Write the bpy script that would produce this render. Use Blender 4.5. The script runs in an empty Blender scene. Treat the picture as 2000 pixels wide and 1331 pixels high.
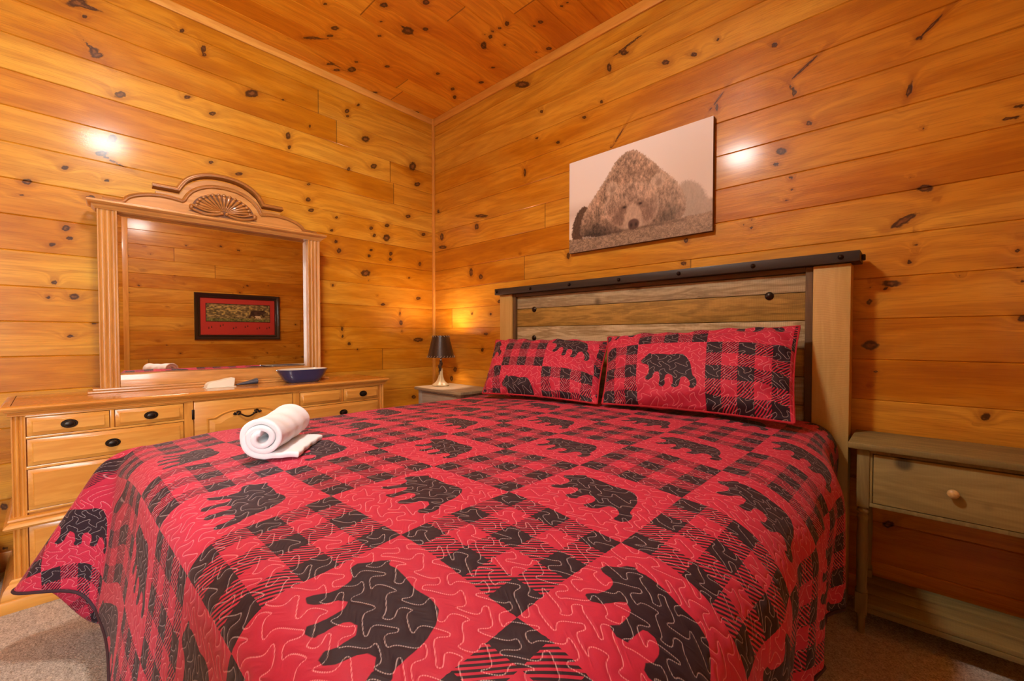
import bpy, bmesh, math, random
import numpy as np
from mathutils import Vector, Matrix

PI = math.pi
R = math.radians
SC = bpy.context.scene
COL = SC.collection
random.seed(7)
RNG = np.random.default_rng(11)

# ------------------------------------------------------------------ camera
cam_data = bpy.data.cameras.new('camera')
cam = bpy.data.objects.new('camera', cam_data)
COL.objects.link(cam)
SC.camera = cam
cam.location = (3.0575, -2.282, 1.08)
cam.rotation_euler = (R(90 - 1.2), 0, R(43.05))
cam_data.sensor_width = 36.0
cam_data.lens = 842.0 / 2000.0 * 36.0
cam_data.shift_y = 11.1 / 2000.0
cam_data.clip_start = 0.02

# ------------------------------------------------------------------ view, world, light
SC.view_settings.view_transform = 'Standard'
SC.view_settings.look = 'None'
SC.view_settings.gamma = 1.0
SC.view_settings.use_curve_mapping = False
SC.view_settings.exposure = 0.28

world = bpy.data.worlds.new('sky')
SC.world = world
world.use_nodes = True
wn = world.node_tree.nodes
wn['Background'].inputs[0].default_value = (0.75, 0.86, 1.0, 1)
wn['Background'].inputs[1].default_value = 2.0

def area(name, loc, target, sx, sy, power, color):
    d = bpy.data.lights.new(name, 'AREA')
    d.shape = 'RECTANGLE'; d.size = sx; d.size_y = sy
    d.energy = power; d.color = color
    o = bpy.data.objects.new(name, d); COL.objects.link(o)
    o.location = loc
    o.rotation_euler = (Vector(target) - Vector(loc)).to_track_quat('-Z', 'Y').to_euler()
    return o

# daylight just outside the window of the right wall, behind the camera (its pane lets the light in)
area('daylight', (3.82, -3.40, 1.45), (2.0, -3.35, 1.40), 1.05, 1.45, 74, (0.93, 0.97, 1.0))
# (the ceiling fixture gives its own light from its frosted bowl, see ceiling_light)

# ------------------------------------------------------------------ helpers
def srgb(r, g, b):
    f = lambda c: (c / 12.92) if c <= 0.04045 else ((c + 0.055) / 1.055) ** 2.4
    return (f(r / 255), f(g / 255), f(b / 255), 1.0)

def obj(name, bm, mat, parent=None, smooth=35, kind=None):
    me = bpy.data.meshes.new(name)
    if parent is not None:
        bmesh.ops.translate(bm, verts=bm.verts, vec=-Vector(parent_world(parent)))
    bm.to_mesh(me); bm.free()
    return obj_from_mesh(name, me, mat, parent, smooth, kind)

def parent_world(p):
    v = Vector(p.location)
    while p.parent is not None:
        p = p.parent; v = v + Vector(p.location)
    return v

def obj_from_mesh(name, me, mat, parent=None, smooth=35, kind=None):
    o = bpy.data.objects.new(name, me); COL.objects.link(o)
    if mat is not None: me.materials.append(mat)
    if smooth:
        me.shade_smooth(); me.set_sharp_from_angle(angle=R(smooth))
    if parent is not None: o.parent = parent
    if kind: o['kind'] = kind
    return o

def thing(name, loc, label, cat, group=None):
    o = bpy.data.objects.new(name, None); COL.objects.link(o)
    o.empty_display_size = 0.05
    o.location = loc; o['label'] = label; o['category'] = cat
    if group: o['group'] = group
    return o

def tag(o, label, cat, group=None):
    o['label'] = label; o['category'] = cat
    if group: o['group'] = group
    return o

def box(bm, x0, x1, y0, y1, z0, z1, bev=0.0, seg=2):
    r = bmesh.ops.create_cube(bm, size=1.0)
    vs = r['verts']
    for v in vs:
        v.co = Vector((x0 + (v.co.x + .5) * (x1 - x0), y0 + (v.co.y + .5) * (y1 - y0), z0 + (v.co.z + .5) * (z1 - z0)))
    if bev > 0:
        es = list({e for v in vs for e in v.link_edges})
        bmesh.ops.bevel(bm, geom=es, offset=bev, segments=seg, affect='EDGES', profile=0.5)
    return bm

def nb(): return bmesh.new()

def lathe(bm, prof, cx, cy, n=32, cap=True):
    rings = []
    for r, z in prof:
        rings.append([bm.verts.new((cx + r * math.cos(2 * PI * k / n), cy + r * math.sin(2 * PI * k / n), z)) for k in range(n)])
    for a, b in zip(rings, rings[1:]):
        for k in range(n):
            bm.faces.new((a[k], a[(k + 1) % n], b[(k + 1) % n], b[k]))
    if cap:
        bm.faces.new(rings[0][::-1]); bm.faces.new(rings[-1])
    return bm

def sweep(bm, path, prof, closed=False, up=None):
    """profile points (side, height) swept on a path of Vectors; 'up' is the height direction."""
    up = Vector(up or (0, 0, 1))
    rings = []
    n = len(path)
    for i, p in enumerate(path):
        if closed:
            t0 = (path[i] - path[i - 1]).normalized(); t1 = (path[(i + 1) % n] - path[i]).normalized()
        else:
            t0 = (path[i] - path[max(i - 1, 0)]); t1 = (path[min(i + 1, n - 1)] - path[i])
            t0 = t0.normalized() if t0.length > 0 else t1.normalized()
            t1 = t1.normalized() if t1.length > 0 else t0
        t = (t0 + t1).normalized()
        s = t.cross(up).normalized()
        k = 1.0 / max(0.35, t.dot(t1))
        rings.append([bm.verts.new(p + s * a * k + up * b) for a, b in prof])
    m = len(prof)
    rng = range(n) if closed else range(n - 1)
    for i in rng:
        A, B = rings[i], rings[(i + 1) % n]
        for j in range(m):
            bm.faces.new((A[j], A[(j + 1) % m], B[(j + 1) % m], B[j]))
    if not closed:
        bm.faces.new(rings[0][::-1]); bm.faces.new(rings[-1])
    return bm

def tube(bm, pts, rad, n=8):
    rings = []
    pts = [Vector(p) for p in pts]
    if not hasattr(rad, '__len__'): rad = [rad] * len(pts)
    ref = Vector((0.13, 0.31, 0.94)).normalized()
    for i, p in enumerate(pts):
        t = (pts[min(i + 1, len(pts) - 1)] - pts[max(i - 1, 0)]).normalized()
        a = t.cross(ref)
        if a.length < .05: a = t.cross(Vector((1, 0, 0)))
        a.normalize(); b = t.cross(a)
        rings.append([bm.verts.new(p + (a * math.cos(2 * PI * k / n) + b * math.sin(2 * PI * k / n)) * rad[i]) for k in range(n)])
    for A, B in zip(rings, rings[1:]):
        for k in range(n): bm.faces.new((A[k], A[(k + 1) % n], B[(k + 1) % n], B[k]))
    bm.faces.new(rings[0][::-1]); bm.faces.new(rings[-1])
    return bm

def fixn(bm):
    bmesh.ops.recalc_face_normals(bm, faces=bm.faces); return bm

def prism_x(bm, poly, x0, x1):
    """poly: (y, z) outline extruded along x."""
    a = [bm.verts.new((x0, y, z)) for y, z in poly]; b = [bm.verts.new((x1, y, z)) for y, z in poly]
    n = len(poly)
    bm.faces.new(a); bm.faces.new(b[::-1])
    for i in range(n): bm.faces.new((a[i], b[i], b[(i + 1) % n], a[(i + 1) % n]))
    return fixn(bm)

def prism_y(bm, poly, y0, y1):
    a = [bm.verts.new((x, y0, z)) for x, z in poly]; b = [bm.verts.new((x, y1, z)) for x, z in poly]
    n = len(poly)
    bm.faces.new(a); bm.faces.new(b[::-1])
    for i in range(n): bm.faces.new((a[i], b[i], b[(i + 1) % n], a[(i + 1) % n]))
    return fixn(bm)

def sphere(bm, c, rx, ry=None, rz=None, u=20, v=12):
    ry = ry or rx; rz = rz or rx
    r = bmesh.ops.create_uvsphere(bm, u_segments=u, v_segments=v, radius=1.0)
    for w in r['verts']:
        w.co = Vector((c[0] + w.co.x * rx, c[1] + w.co.y * ry, c[2] + w.co.z * rz))
    return bm

# ------------------------------------------------------------------ material helpers
class NT:
    def __init__(self, name):
        self.m = bpy.data.materials.new(name); self.m.use_nodes = True
        self.t = self.m.node_tree; self.bsdf = self.t.nodes['Principled BSDF']
    def n(self, kind, **kw):
        nd = self.t.nodes.new(kind)
        for k, v in kw.items(): setattr(nd, k, v)
        return nd
    def l(self, a, b): self.t.links.new(a, b)
    def math(self, op, a, b=None, c=None, clamp=False):
        nd = self.n('ShaderNodeMath', operation=op); nd.use_clamp = clamp
        for i, x in enumerate((a, b, c)):
            if x is None: continue
            if isinstance(x, (int, float)): nd.inputs[i].default_value = x
            else: self.l(x, nd.inputs[i])
        return nd.outputs[0]
    def comb(self, x, y, z=0.0):
        nd = self.n('ShaderNodeCombineXYZ')
        for i, v in enumerate((x, y, z)):
            if isinstance(v, (int, float)): nd.inputs[i].default_value = v
            else: self.l(v, nd.inputs[i])
        return nd.outputs[0]
    def sep(self, v):
        nd = self.n('ShaderNodeSeparateXYZ'); self.l(v, nd.inputs[0]); return nd.outputs
    def noise(self, vec, scale, detail=3, rough=.55, dist=0.0, dim='3D'):
        nd = self.n('ShaderNodeTexNoise', noise_dimensions=dim)
        self.l(vec, nd.inputs['Vector'])
        nd.inputs['Scale'].default_value = scale; nd.inputs['Detail'].default_value = detail
        nd.inputs['Roughness'].default_value = rough; nd.inputs['Distortion'].default_value = dist
        return nd.outputs[0]
    def white(self, vec):
        nd = self.n('ShaderNodeTexWhiteNoise', noise_dimensions='3D'); self.l(vec, nd.inputs[0]); return nd.outputs[0], nd.outputs[1]
    def mix(self, f, a, b, mode='MIX'):
        nd = self.n('ShaderNodeMix', data_type='RGBA', blend_type=mode)
        if isinstance(f, (int, float)): nd.inputs[0].default_value = f
        else: self.l(f, nd.inputs[0])
        for i, x in ((6, a), (7, b)):
            if isinstance(x, tuple): nd.inputs[i].default_value = x
            else: self.l(x, nd.inputs[i])
        return nd.outputs[2]
    def ramp(self, f, a, b, smooth=True):
        nd = self.n('ShaderNodeMapRange'); nd.interpolation_type = 'SMOOTHSTEP' if smooth else 'LINEAR'
        self.l(f, nd.inputs[0]); nd.inputs[1].default_value = a; nd.inputs[2].default_value = b
        nd.inputs[3].default_value = 0; nd.inputs[4].default_value = 1
        return nd.outputs[0]
    def attr(self, name): return self.n('ShaderNodeAttribute', attribute_name=name).outputs
    def bump(self, h, strength, dist):
        nd = self.n('ShaderNodeBump'); nd.inputs['Strength'].default_value = strength; nd.inputs['Distance'].default_value = dist
        self.l(h, nd.inputs['Height']); self.l(nd.outputs[0], self.bsdf.inputs['Normal']); return nd
    def set(self, **kw):
        for k, v in kw.items():
            k = k.replace('_', ' ')
            if isinstance(v, (int, float, tuple)): self.bsdf.inputs[k].default_value = v
            else: self.l(v, self.bsdf.inputs[k])
        return self

def plain(name, col, rough=.5, metal=0.0, coat=0.0, nscale=60, nstr=.1):
    k = NT(name)
    tc = k.n('ShaderNodeTexCoord').outputs['Object']
    nz = k.noise(tc, nscale, 3)
    k.set(Base_Color=k.mix(k.math('MULTIPLY', nz, nstr * 2), col, tuple(c * .7 for c in col[:3]) + (1,)), Roughness=rough, Metallic=metal, Coat_Weight=coat)
    k.bump(nz, .15, .002)
    return k.m

def wood(name, light, dark, axis='y', scale=1.0, rough=.35, coat=.3, contrast=1.0, knots=0.0, bump=.12, saw=0.0):
    k = NT(name)
    tc = k.n('ShaderNodeTexCoord').outputs['Object']
    x, y, z = k.sep(tc)
    s = 14.0 * scale
    fa = 1.6 * scale
    rnd = k.n('ShaderNodeObjectInfo').outputs['Random']
    off = k.math('MULTIPLY', rnd, 13.0)
    def sc(a, ax): return k.math('ADD', k.math('MULTIPLY', a, fa if axis == ax else s), off)
    v = k.comb(sc(x, 'x'), sc(y, 'y'), sc(z, 'z'))
    warp = k.noise(v, .35, 2)
    g1 = k.noise(v, 1.0, 4, .6, .6)
    rings = k.math('SINE', k.math('ADD', k.math('MULTIPLY', g1, 22.0), k.math('MULTIPLY', warp, 18.0)))
    rings = k.math('MULTIPLY', k.math('ADD', rings, 1.0), .5)
    fine = k.noise(v, 6.0, 3, .6)
    f = k.math('ADD', k.math('MULTIPLY', rings, .35), k.math('MULTIPLY', fine, .5))
    f = k.math('ADD', f, k.math('MULTIPLY', warp, .35))
    f = k.math('MULTIPLY', k.math('SUBTRACT', f, .28), 1.1 * contrast, clamp=True)
    col = k.mix(f, light, dark)
    if knots > 0:
        vo = k.n('ShaderNodeTexVoronoi'); k.l(tc, vo.inputs['Vector']); vo.inputs['Scale'].default_value = 7 * knots
        kd = k.ramp(vo.outputs['Distance'], .06, .14)
        col = k.mix(kd, tuple(c * .35 for c in dark[:3]) + (1,), col)
    h = fine
    if saw > 0:
        ax = {'x': x, 'y': y, 'z': z}[axis]
        w = k.math('SINE', k.math('MULTIPLY', k.math('ADD', ax, k.math('MULTIPLY', warp, .03)), 900.0))
        col = k.mix(k.math('MULTIPLY', k.math('ADD', w, 1.0), saw * .5), col, dark)
        h = k.math('ADD', fine, k.math('MULTIPLY', w, .2))
    k.set(Base_Color=col, Roughness=k.math('ADD', rough, k.math('MULTIPLY', fine, .12)), Coat_Weight=coat, Coat_Roughness=.12)
    k.bump(h, bump, .002)
    return k.m

PB = 0.165     # width of one wall board

def planks(name, pale, mid, deep, seed=0.0, rough=.34, pb=PB, off=0.0):
    """knotty pine boards; UV = metres along / across the boards, attribute kd = distance to the nearest knot"""
    k = NT(name)
    uv = k.n('ShaderNodeUVMap').outputs[0]
    u, v, _ = k.sep(uv)
    row = k.math('FLOOR', k.math('DIVIDE', k.math('SUBTRACT', v, off), pb))
    r1, c1 = k.white(k.comb(row, seed, 1.7))
    seg = k.math('FLOOR', k.math('DIVIDE', k.math('ADD', u, k.math('MULTIPLY', r1, 9.0)), 7.3))
    r2, c2 = k.white(k.comb(row, seg, seed + 4.2))
    a, b_, c_ = k.sep(c2)
    kd = k.attr('kd')[2]
    near = k.math('POWER', 2.718, k.math('MULTIPLY', kd, -.55))
    # grain
    uu = k.math('ADD', k.math('MULTIPLY', u, 1.3), k.math('MULTIPLY', a, 40.0))
    vv = k.math('ADD', k.math('MULTIPLY', v, 16.0), k.math('MULTIPLY', b_, 30.0))
    vv = k.math('ADD', vv, k.math('MULTIPLY', near, 1.6))
    gv = k.comb(uu, vv, c_)
    low = k.noise(gv, .28, 2, .5)
    g1 = k.noise(gv, .55, 3, .55, .5)
    rings = k.math('SINE', k.math('ADD', k.math('MULTIPLY', g1, 34.0), k.math('MULTIPLY', vv, .55)))
    rings = k.math('MULTIPLY', k.math('ADD', rings, 1.0), .5)
    fine = k.noise(k.comb(k.math('MULTIPLY', u, 9.0), k.math('MULTIPLY', v, 210.0), r2), 1.0, 3, .6)
    blotch = k.noise(k.comb(k.math('MULTIPLY', u, 2.2), k.math('MULTIPLY', v, 7.0), r2), 1.0, 3, .6)
    tone = k.math('ADD', k.math('MULTIPLY', a, .34), k.math('MULTIPLY', blotch, .85))
    tone = k.math('SUBTRACT', tone, .22)
    tone = k.math('ADD', tone, k.math('MULTIPLY', k.math('SUBTRACT', low, .5), .5))
    col = k.mix(k.ramp(tone, .05, .55, False), pale, mid)
    col = k.mix(k.math('MULTIPLY', k.ramp(tone, .45, 1.0, False), .8), col, deep)
    col = k.mix(k.math('MULTIPLY', rings, .30), col, deep)
    col = k.mix(k.math('MULTIPLY', k.ramp(fine, .45, .80), .42), col, deep)
    # knots: warm halo, dark rim, brown heart
    wob = k.noise(k.comb(k.math('MULTIPLY', u, 60.0), k.math('MULTIPLY', v, 60.0), 0.0), 1.0, 2)
    kk = k.math('ADD', kd, k.math('MULTIPLY', k.math('SUBTRACT', wob, .5), .75))
    halo = k.math('MULTIPLY', k.math('SUBTRACT', 1.0, k.ramp(kk, 1.0, 2.8)), .30)
    col = k.mix(halo, col, tuple(c * s for c, s in zip(deep[:3], (.75, .6, .5))) + (1,))
    core = k.math('SUBTRACT', 1.0, k.ramp(kk, .72, 1.08))
    heart = k.ramp(k.math('ADD', kk, k.math('MULTIPLY', wob, .25)), .25, .75)
    kc = k.mix(heart, srgb(128, 78, 36), srgb(58, 30, 10))
    col = k.mix(k.math('MULTIPLY', core, .92), col, kc)
    # open joint between board ends
    ju = k.math('FRACT', k.math('DIVIDE', k.math('ADD', u, k.math('MULTIPLY', r1, 9.0)), 7.3))
    jj = k.math('LESS_THAN', k.math('ABSOLUTE', k.math('SUBTRACT', ju, .0006)), .0005)
    col = k.mix(k.math('MULTIPLY', jj, .6), col, srgb(70, 35, 10))
    k.set(Base_Color=col, Roughness=k.math('ADD', rough, k.math('MULTIPLY', fine, .16)),
          Coat_Weight=.26, Coat_Roughness=.15, Specular_IOR_Level=.28)
    hh = k.math('ADD', k.math('MULTIPLY', fine, .5), k.math('MULTIPLY', blotch, 1.6))
    hh = k.math('ADD', hh, k.math('MULTIPLY', core, -.25))
    k.bump(hh, .30, .004)
    return k.m

def plank_surface(name, origin, du, dv, U, V, knots, mat, pb=PB, off=0.0, res=.0115, hole=None, random_knots=0, seed=1):
    """boards with real V grooves. origin + du*u + dv*v ; the room side is du x dv"""
    origin, du, dv = Vector(origin), Vector(du), Vector(dv)
    nrm = du.cross(dv)
    us = list(np.arange(U[0], U[1], res)) + [U[1]]
    if hole:
        us = sorted(set([round(float(x), 4) for x in us] + [hole[0], hole[1]]))
    vs = []
    k0 = math.floor((V[0] - off) / pb)
    z = k0 * pb + off
    while z < V[1]:
        nin = max(2, int(round(pb / res)))
        rows = [(z, -.0042), (z + .0035, 0)] + [(z + .0035 + (pb - .007) * i / nin, 0) for i in range(1, nin)] + [(z + pb - .0035, 0)]
        vs += rows; z += pb
    vs.append((z, -.0042))
    vs = [q for q in vs if V[0] - 1e-6 <= q[0] <= V[1] + 1e-6]
    if vs[0][0] > V[0] + 1e-4: vs.insert(0, (V[0], 0))
    if vs[-1][0] < V[1] - 1e-4: vs.append((V[1], 0))
    if hole:
        for hv in (hole[2], hole[3]):
            if min(abs(q[0] - hv) for q in vs) > 1e-4: vs.append((hv, 0))
        vs.sort()
    ua = np.array(us, dtype=float); va = np.array([q[0] for q in vs]); da = np.array([q[1] for q in vs])
    UU, VV = np.meshgrid(ua, va); DD = np.repeat(da[:, None], len(ua), 1)
    P = np.array(origin)[None, None] + UU[..., None] * np.array(du) + VV[..., None] * np.array(dv) + DD[..., None] * np.array(nrm)
    nu, nv = len(ua), len(va)
    idx = np.arange(nu * nv).reshape(nv, nu)
    F = np.stack([idx[:-1, :-1], idx[:-1, 1:], idx[1:, 1:], idx[1:, :-1]], -1)
    if hole:
        uc = (UU[:-1, :-1] + UU[1:, 1:]) / 2; vc = (VV[:-1, :-1] + VV[1:, 1:]) / 2
        keep = ~((uc > hole[0]) & (uc < hole[1]) & (vc > hole[2]) & (vc < hole[3]))
        F = F[keep]
    F = F.reshape(-1, 4)
    me = bpy.data.meshes.new(name)
    me.from_pydata(P.reshape(-1, 3).tolist(), [], F.tolist())
    kd = np.full(UU.shape, 9.0)
    ks = list(knots)
    rg = random.Random(seed)
    for _ in range(random_knots):
        r_ = rg.uniform(7, 22)
        ks.append((rg.uniform(*U), rg.uniform(*V), r_, r_ * rg.uniform(.4, .8), rg.uniform(-20, 20)))
    for (a, c, ra, rb, ang) in ks:
        ra, rb = max(ra, 6) * .92 / 1000, max(rb, 5) * .92 / 1000
        m = (np.abs(UU - a) < ra * 7) & (np.abs(VV - c) < ra * 7)
        if not m.any(): continue
        x = UU[m] - a; y = VV[m] - c; t = R(ang)
        p = (x * math.cos(t) + y * math.sin(t)) / ra; q = (-x * math.sin(t) + y * math.cos(t)) / rb
        kd[m] = np.minimum(kd[m], np.hypot(p, q))
    at = me.attributes.new('kd', 'FLOAT', 'POINT'); at.data.foreach_set('value', kd.reshape(-1).astype(np.float32))
    uvl = me.uv_layers.new(name='UVMap')
    li = np.empty(len(me.loops), dtype=np.int32); me.loops.foreach_get('vertex_index', li)
    uvs = np.stack([UU.reshape(-1)[li], VV.reshape(-1)[li]], -1).astype(np.float32)
    uvl.data.foreach_set('uv', uvs.reshape(-1))
    return obj_from_mesh(name, me, mat, None, 0, 'structure')

def parse(s): return [tuple(float(x) for x in q.split(',')) for q in s.split(';')]
# knots seen in the boards: along, across (m), radii (mm), turn (deg)
KL="-2.167,2.738,54,20,-143;-2.141,2.683,16,10,51;-2.11,2.528,29,17,54;-2.097,2.514,34,15,-147;-2.013,2.35,33,18,-145;-1.748,2.816,18,11,56;-1.647,2.764,28,14,76;-1.643,2.731,18,10,-139;-1.727,2.452,24,11,-152;-1.397,2.607,52,26,-150;-1.607,2.404,23,13,-147;-2.048,2.11,28,20,50;-2.089,2.021,34,15,-157;-2.22,1.911,17,12,-150;-2.345,1.811,21,15,-141;-2.072,1.888,14,10,-148;-1.618,2.116,17,11,-153;-1.626,2.041,19,9,-160;-2.132,1.787,20,14,-154;-1.475,2.086,28,12,-161;-1.213,2.642,13,6,-150;-1.184,2.418,31,18,78;-1.178,2.343,18,12,67;-1.044,2.529,15,10,71;-0.779,2.733,23,15,48;-0.772,2.699,18,10,-149;-0.687,2.813,18,10,-146;-0.632,2.579,41,25,-151;-0.565,2.394,37,21,-153;-0.767,2.317,20,14,60;-0.213,2.495,48,35,53;-0.169,2.359,38,20,-158;-1.054,2.131,18,9,-155;-2.361,1.745,20,5,-164;-2.221,1.616,19,16,48;-2.21,1.568,15,13,-155;-2.269,1.528,16,11,-154;-2.265,1.346,15,12,82;-2.198,1.281,23,18,-168;-2.286,1.273,11,10,-159;-2.213,1.085,16,10,-176;-2.129,1.148,12,8,0;-1.059,2.026,22,17,-151;-1.039,1.956,25,16,-156;-0.862,1.943,16,11,-158;-0.897,1.845,16,11,-158;-0.868,1.77,17,14,-146;-0.845,1.707,23,18,68;-0.893,1.451,12,11,46;-0.827,1.14,23,11,87;-0.824,1.087,14,12,78;-0.774,1.031,16,15,0;-0.59,1.916,22,15,-158;-0.565,1.866,18,15,-142;-0.459,1.864,38,31,-146;-0.454,1.961,28,16,-164;-0.109,1.952,27,16,-162;-0.592,1.748,18,12,-169;-0.609,1.702,18,14,-149;-0.423,1.744,21,17,60;-0.428,1.699,19,16,-147;-0.147,1.697,22,16,82;-0.639,1.566,47,30,-168;-0.614,1.514,9,6,-148;-0.253,1.57,14,8,-168;-0.164,1.407,26,17,-172;-0.542,1.406,9,8,-156;-0.494,1.337,27,12,-175;-0.342,1.271,21,9,85;-0.333,1.197,25,19,90;-0.324,1.13,12,9,90;-0.166,1.058,63,21,0;-0.706,0.988,9,8,133;-0.945,0.974,7,7,90;-0.26,2.073,30,16,-163;-0.214,0.579,30,17,172;-1.535,3.004,25,10,-147;-1.416,2.929,24,13,-140;-0.771,2.736,20,13,63;-2.405,0.325,16,12,131;-2.44,0.299,23,14,100;-2.44,0.103,14,10,123"
KB="1.024,2.85,92,26,157;2.057,2.559,31,15,149;2.206,2.536,26,12,150;2.323,2.557,14,9,139;2.57,2.417,19,12,136;1.807,2.722,43,16,150;1.713,2.676,34,17,101;1.662,2.495,17,11,133;1.539,2.446,21,12,149;1.199,2.6,20,12,149;1.337,2.353,22,12,157;1.159,2.435,19,10,159;2.292,2.227,9,6,120;2.646,2.166,17,8,101;3.053,2.222,14,9,118;3.031,2.043,24,9,94;2.705,2.017,17,11,140;2.602,1.925,28,18,151;2.582,1.873,17,11,149;2.641,1.795,13,10,141;2.646,1.742,10,6,147;2.624,1.7,12,6,168;3.068,1.878,9,6,118;3.039,1.7,8,5,144;3.078,1.647,29,16,162;3.112,1.597,8,6,153;3.019,1.534,22,14,162;3.0,1.519,21,10,170;2.481,1.64,10,7,145;2.481,1.601,12,9,146;2.448,1.619,10,7,145;3.31,1.872,24,8,157;3.285,1.839,31,7,160;3.32,1.43,9,7,154;3.052,1.489,7,6,133;3.054,1.437,9,8,156;1.048,2.232,35,15,93;1.73,2.206,11,8,140;3.055,1.408,9,7,131;3.038,1.372,11,10,156;3.313,1.378,9,8,133;3.317,1.32,8,7,156;3.326,1.273,9,8,156;2.986,1.293,37,16,174;2.964,1.271,7,4,168;2.924,1.309,8,6,101;2.918,1.283,5,4,109;2.92,1.224,15,13,102;3.178,1.307,8,7,156;2.926,1.047,33,23,0;3.327,1.143,16,14,0;2.943,0.939,10,6,0;2.926,0.881,8,6,-165;3.247,0.794,17,15,69;3.227,0.767,7,5,-164;0.063,2.157,22,17,158;0.602,2.015,98,15,169;0.549,1.942,31,26,138;0.111,1.932,40,28,100;0.124,1.843,70,17,172;0.482,1.595,41,24,94;0.595,1.548,29,24,163;0.493,1.266,12,12,90;0.703,1.255,16,12,178;0.796,1.346,21,15,174;0.652,1.104,28,12,177;0.611,0.981,20,17,90;0.282,0.813,27,25,-156;0.235,0.734,27,26,-157;1.005,1.671,10,7,169;2.321,2.224,23,10,94;1.421,1.603,26,16,98;2.174,1.587,16,14,111;2.162,1.468,19,13,169;2.991,0.329,23,17,-140"
KC="-1.201,0.613,16,11,73;-1.079,0.467,31,20,69;-1.141,0.277,58,14,49;-1.069,0.381,27,14,54;-0.946,0.108,36,15,55;-0.885,0.075,34,17,56;-0.816,0.157,43,29,85;-0.835,0.26,18,11,59;-0.917,0.721,13,8,65;-0.86,0.604,17,12,76;-0.971,0.847,30,20,68;-0.766,0.77,47,36,79;-0.7,0.861,23,18,66;-0.666,0.368,22,16,74;-0.378,0.558,20,17,88;-0.185,0.487,27,19,121;-0.104,0.412,37,15,127;-0.561,0.015,28,14,53;-0.603,-0.144,31,15,111;-0.175,-0.001,31,23,69;0.034,0.27,33,21,124;-0.823,1.038,27,21,102;-0.357,1.012,44,23,132;-0.384,1.101,23,16,129;-0.41,1.146,14,10,135;-0.398,1.196,13,12,113;-0.396,1.254,29,15,136;-0.269,1.409,22,16,-140;-0.268,1.361,13,8,-142;-0.269,1.114,15,10,140;-0.049,1.299,23,20,47;-0.079,1.216,11,10,158;-0.282,1.612,14,7,49;-0.283,1.574,12,11,-178;-0.159,0.894,18,11,49;-0.096,0.707,23,19,50;-0.425,1.09,10,8,90"

# long resin streaks
KL += ";-2.118,2.537,56,9,-45;-2.135,2.736,69,12,8;-2.046,1.994,62,7,-21"
KB += ";1.837,2.752,135,8,13;2.688,2.268,79,7,34;2.644,2.189,42,8,-58;3.087,2.252,55,7,42;3.022,1.537,55,14,29;2.327,2.263,54,6,49;1.778,2.253,68,6,49;3.028,2.038,37,8,77;3.296,1.837,23,6,1"
KC += ";-1.111,0.295,97,6,47;-0.911,0.122,96,6,-10;-0.768,0.774,61,12,-5"

# ------------------------------------------------------------------ room shell
M_WALL = planks('knotty_pine_wall', srgb(228, 172, 58), srgb(206, 132, 14), srgb(142, 70, 2), 0.0)
M_CEIL = planks('knotty_pine_ceiling', srgb(246, 178, 48), srgb(232, 146, 22), srgb(172, 88, 6), 9.0, off=.015)
M_TRIM = wood('pine_trim', srgb(232, 170, 76), srgb(200, 124, 40), 'z', 1.0, .3, .3)
M_TRIMX = wood('pine_trim_long', srgb(232, 168, 70), srgb(200, 124, 40), 'x', 1.0, .3, .3)
M_TRIMY = wood('pine_trim_deep', srgb(236, 176, 84), srgb(204, 130, 44), 'y', 1.0, .3, .3)
RX, RY, RZ = 3.7, -4.4, 2.95

WR = (-3.95, -2.85, .7, 2.2)      # window in the right wall, behind the camera (y0, y1, z0, z1)
plank_surface('wall_left', (0, 0, 0), (0, 1, 0), (0, 0, 1), (RY, 0), (0, RZ), parse(KL), M_WALL, off=-.001)
plank_surface('wall_back', (0, 0, 0), (1, 0, 0), (0, 0, 1), (0, RX), (0, RZ), parse(KB), M_WALL, off=-.001)
plank_surface('wall_right', (RX, 0, 0), (0, -1, 0), (0, 0, 1), (0, -RY), (0, RZ), [], M_WALL, res=.022, random_knots=230, seed=3, hole=(-WR[1], -WR[0], WR[2], WR[3]), off=-.001)
plank_surface('wall_front', (0, RY, 0), (-1, 0, 0), (0, 0, 1), (-RX, 0), (0, RZ), [], M_WALL, res=.03, random_knots=120, seed=5, off=-.001)
plank_surface('ceiling', (0, 0, RZ), (0, 1, 0), (1, 0, 0), (RY, 0), (0, RX), parse(KC), M_CEIL, off=.015, random_knots=0)

# carpet
k = NT('beige_carpet')
tc = k.n('ShaderNodeTexCoord').outputs['Object']
n1 = k.noise(tc, 170, 3, .7); n2 = k.noise(tc, 45, 3, .6); n3 = k.noise(tc, 3, 2)
f = k.math('ADD', k.math('MULTIPLY', n1, .75), k.math('MULTIPLY', n2, .35))
c = k.mix(k.ramp(f, .34, .74), srgb(146, 130, 112), srgb(240, 228, 210))
c = k.mix(k.math('MULTIPLY', n3, .25), c, srgb(168, 152, 132))
k.set(Base_Color=c, Roughness=.95, Specular_IOR_Level=.1)
k.bump(f, .8, .012)
bm = nb()
bmesh.ops.create_grid(bm, x_segments=40, y_segments=40, size=1)
for v in bm.verts: v.co = Vector((RX / 2 + v.co.x * (RX / 2 + .05), RY / 2 + v.co.y * (-RY / 2 + .05), 0))
obj('floor', bm, k.m, None, 0, 'structure')

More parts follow.
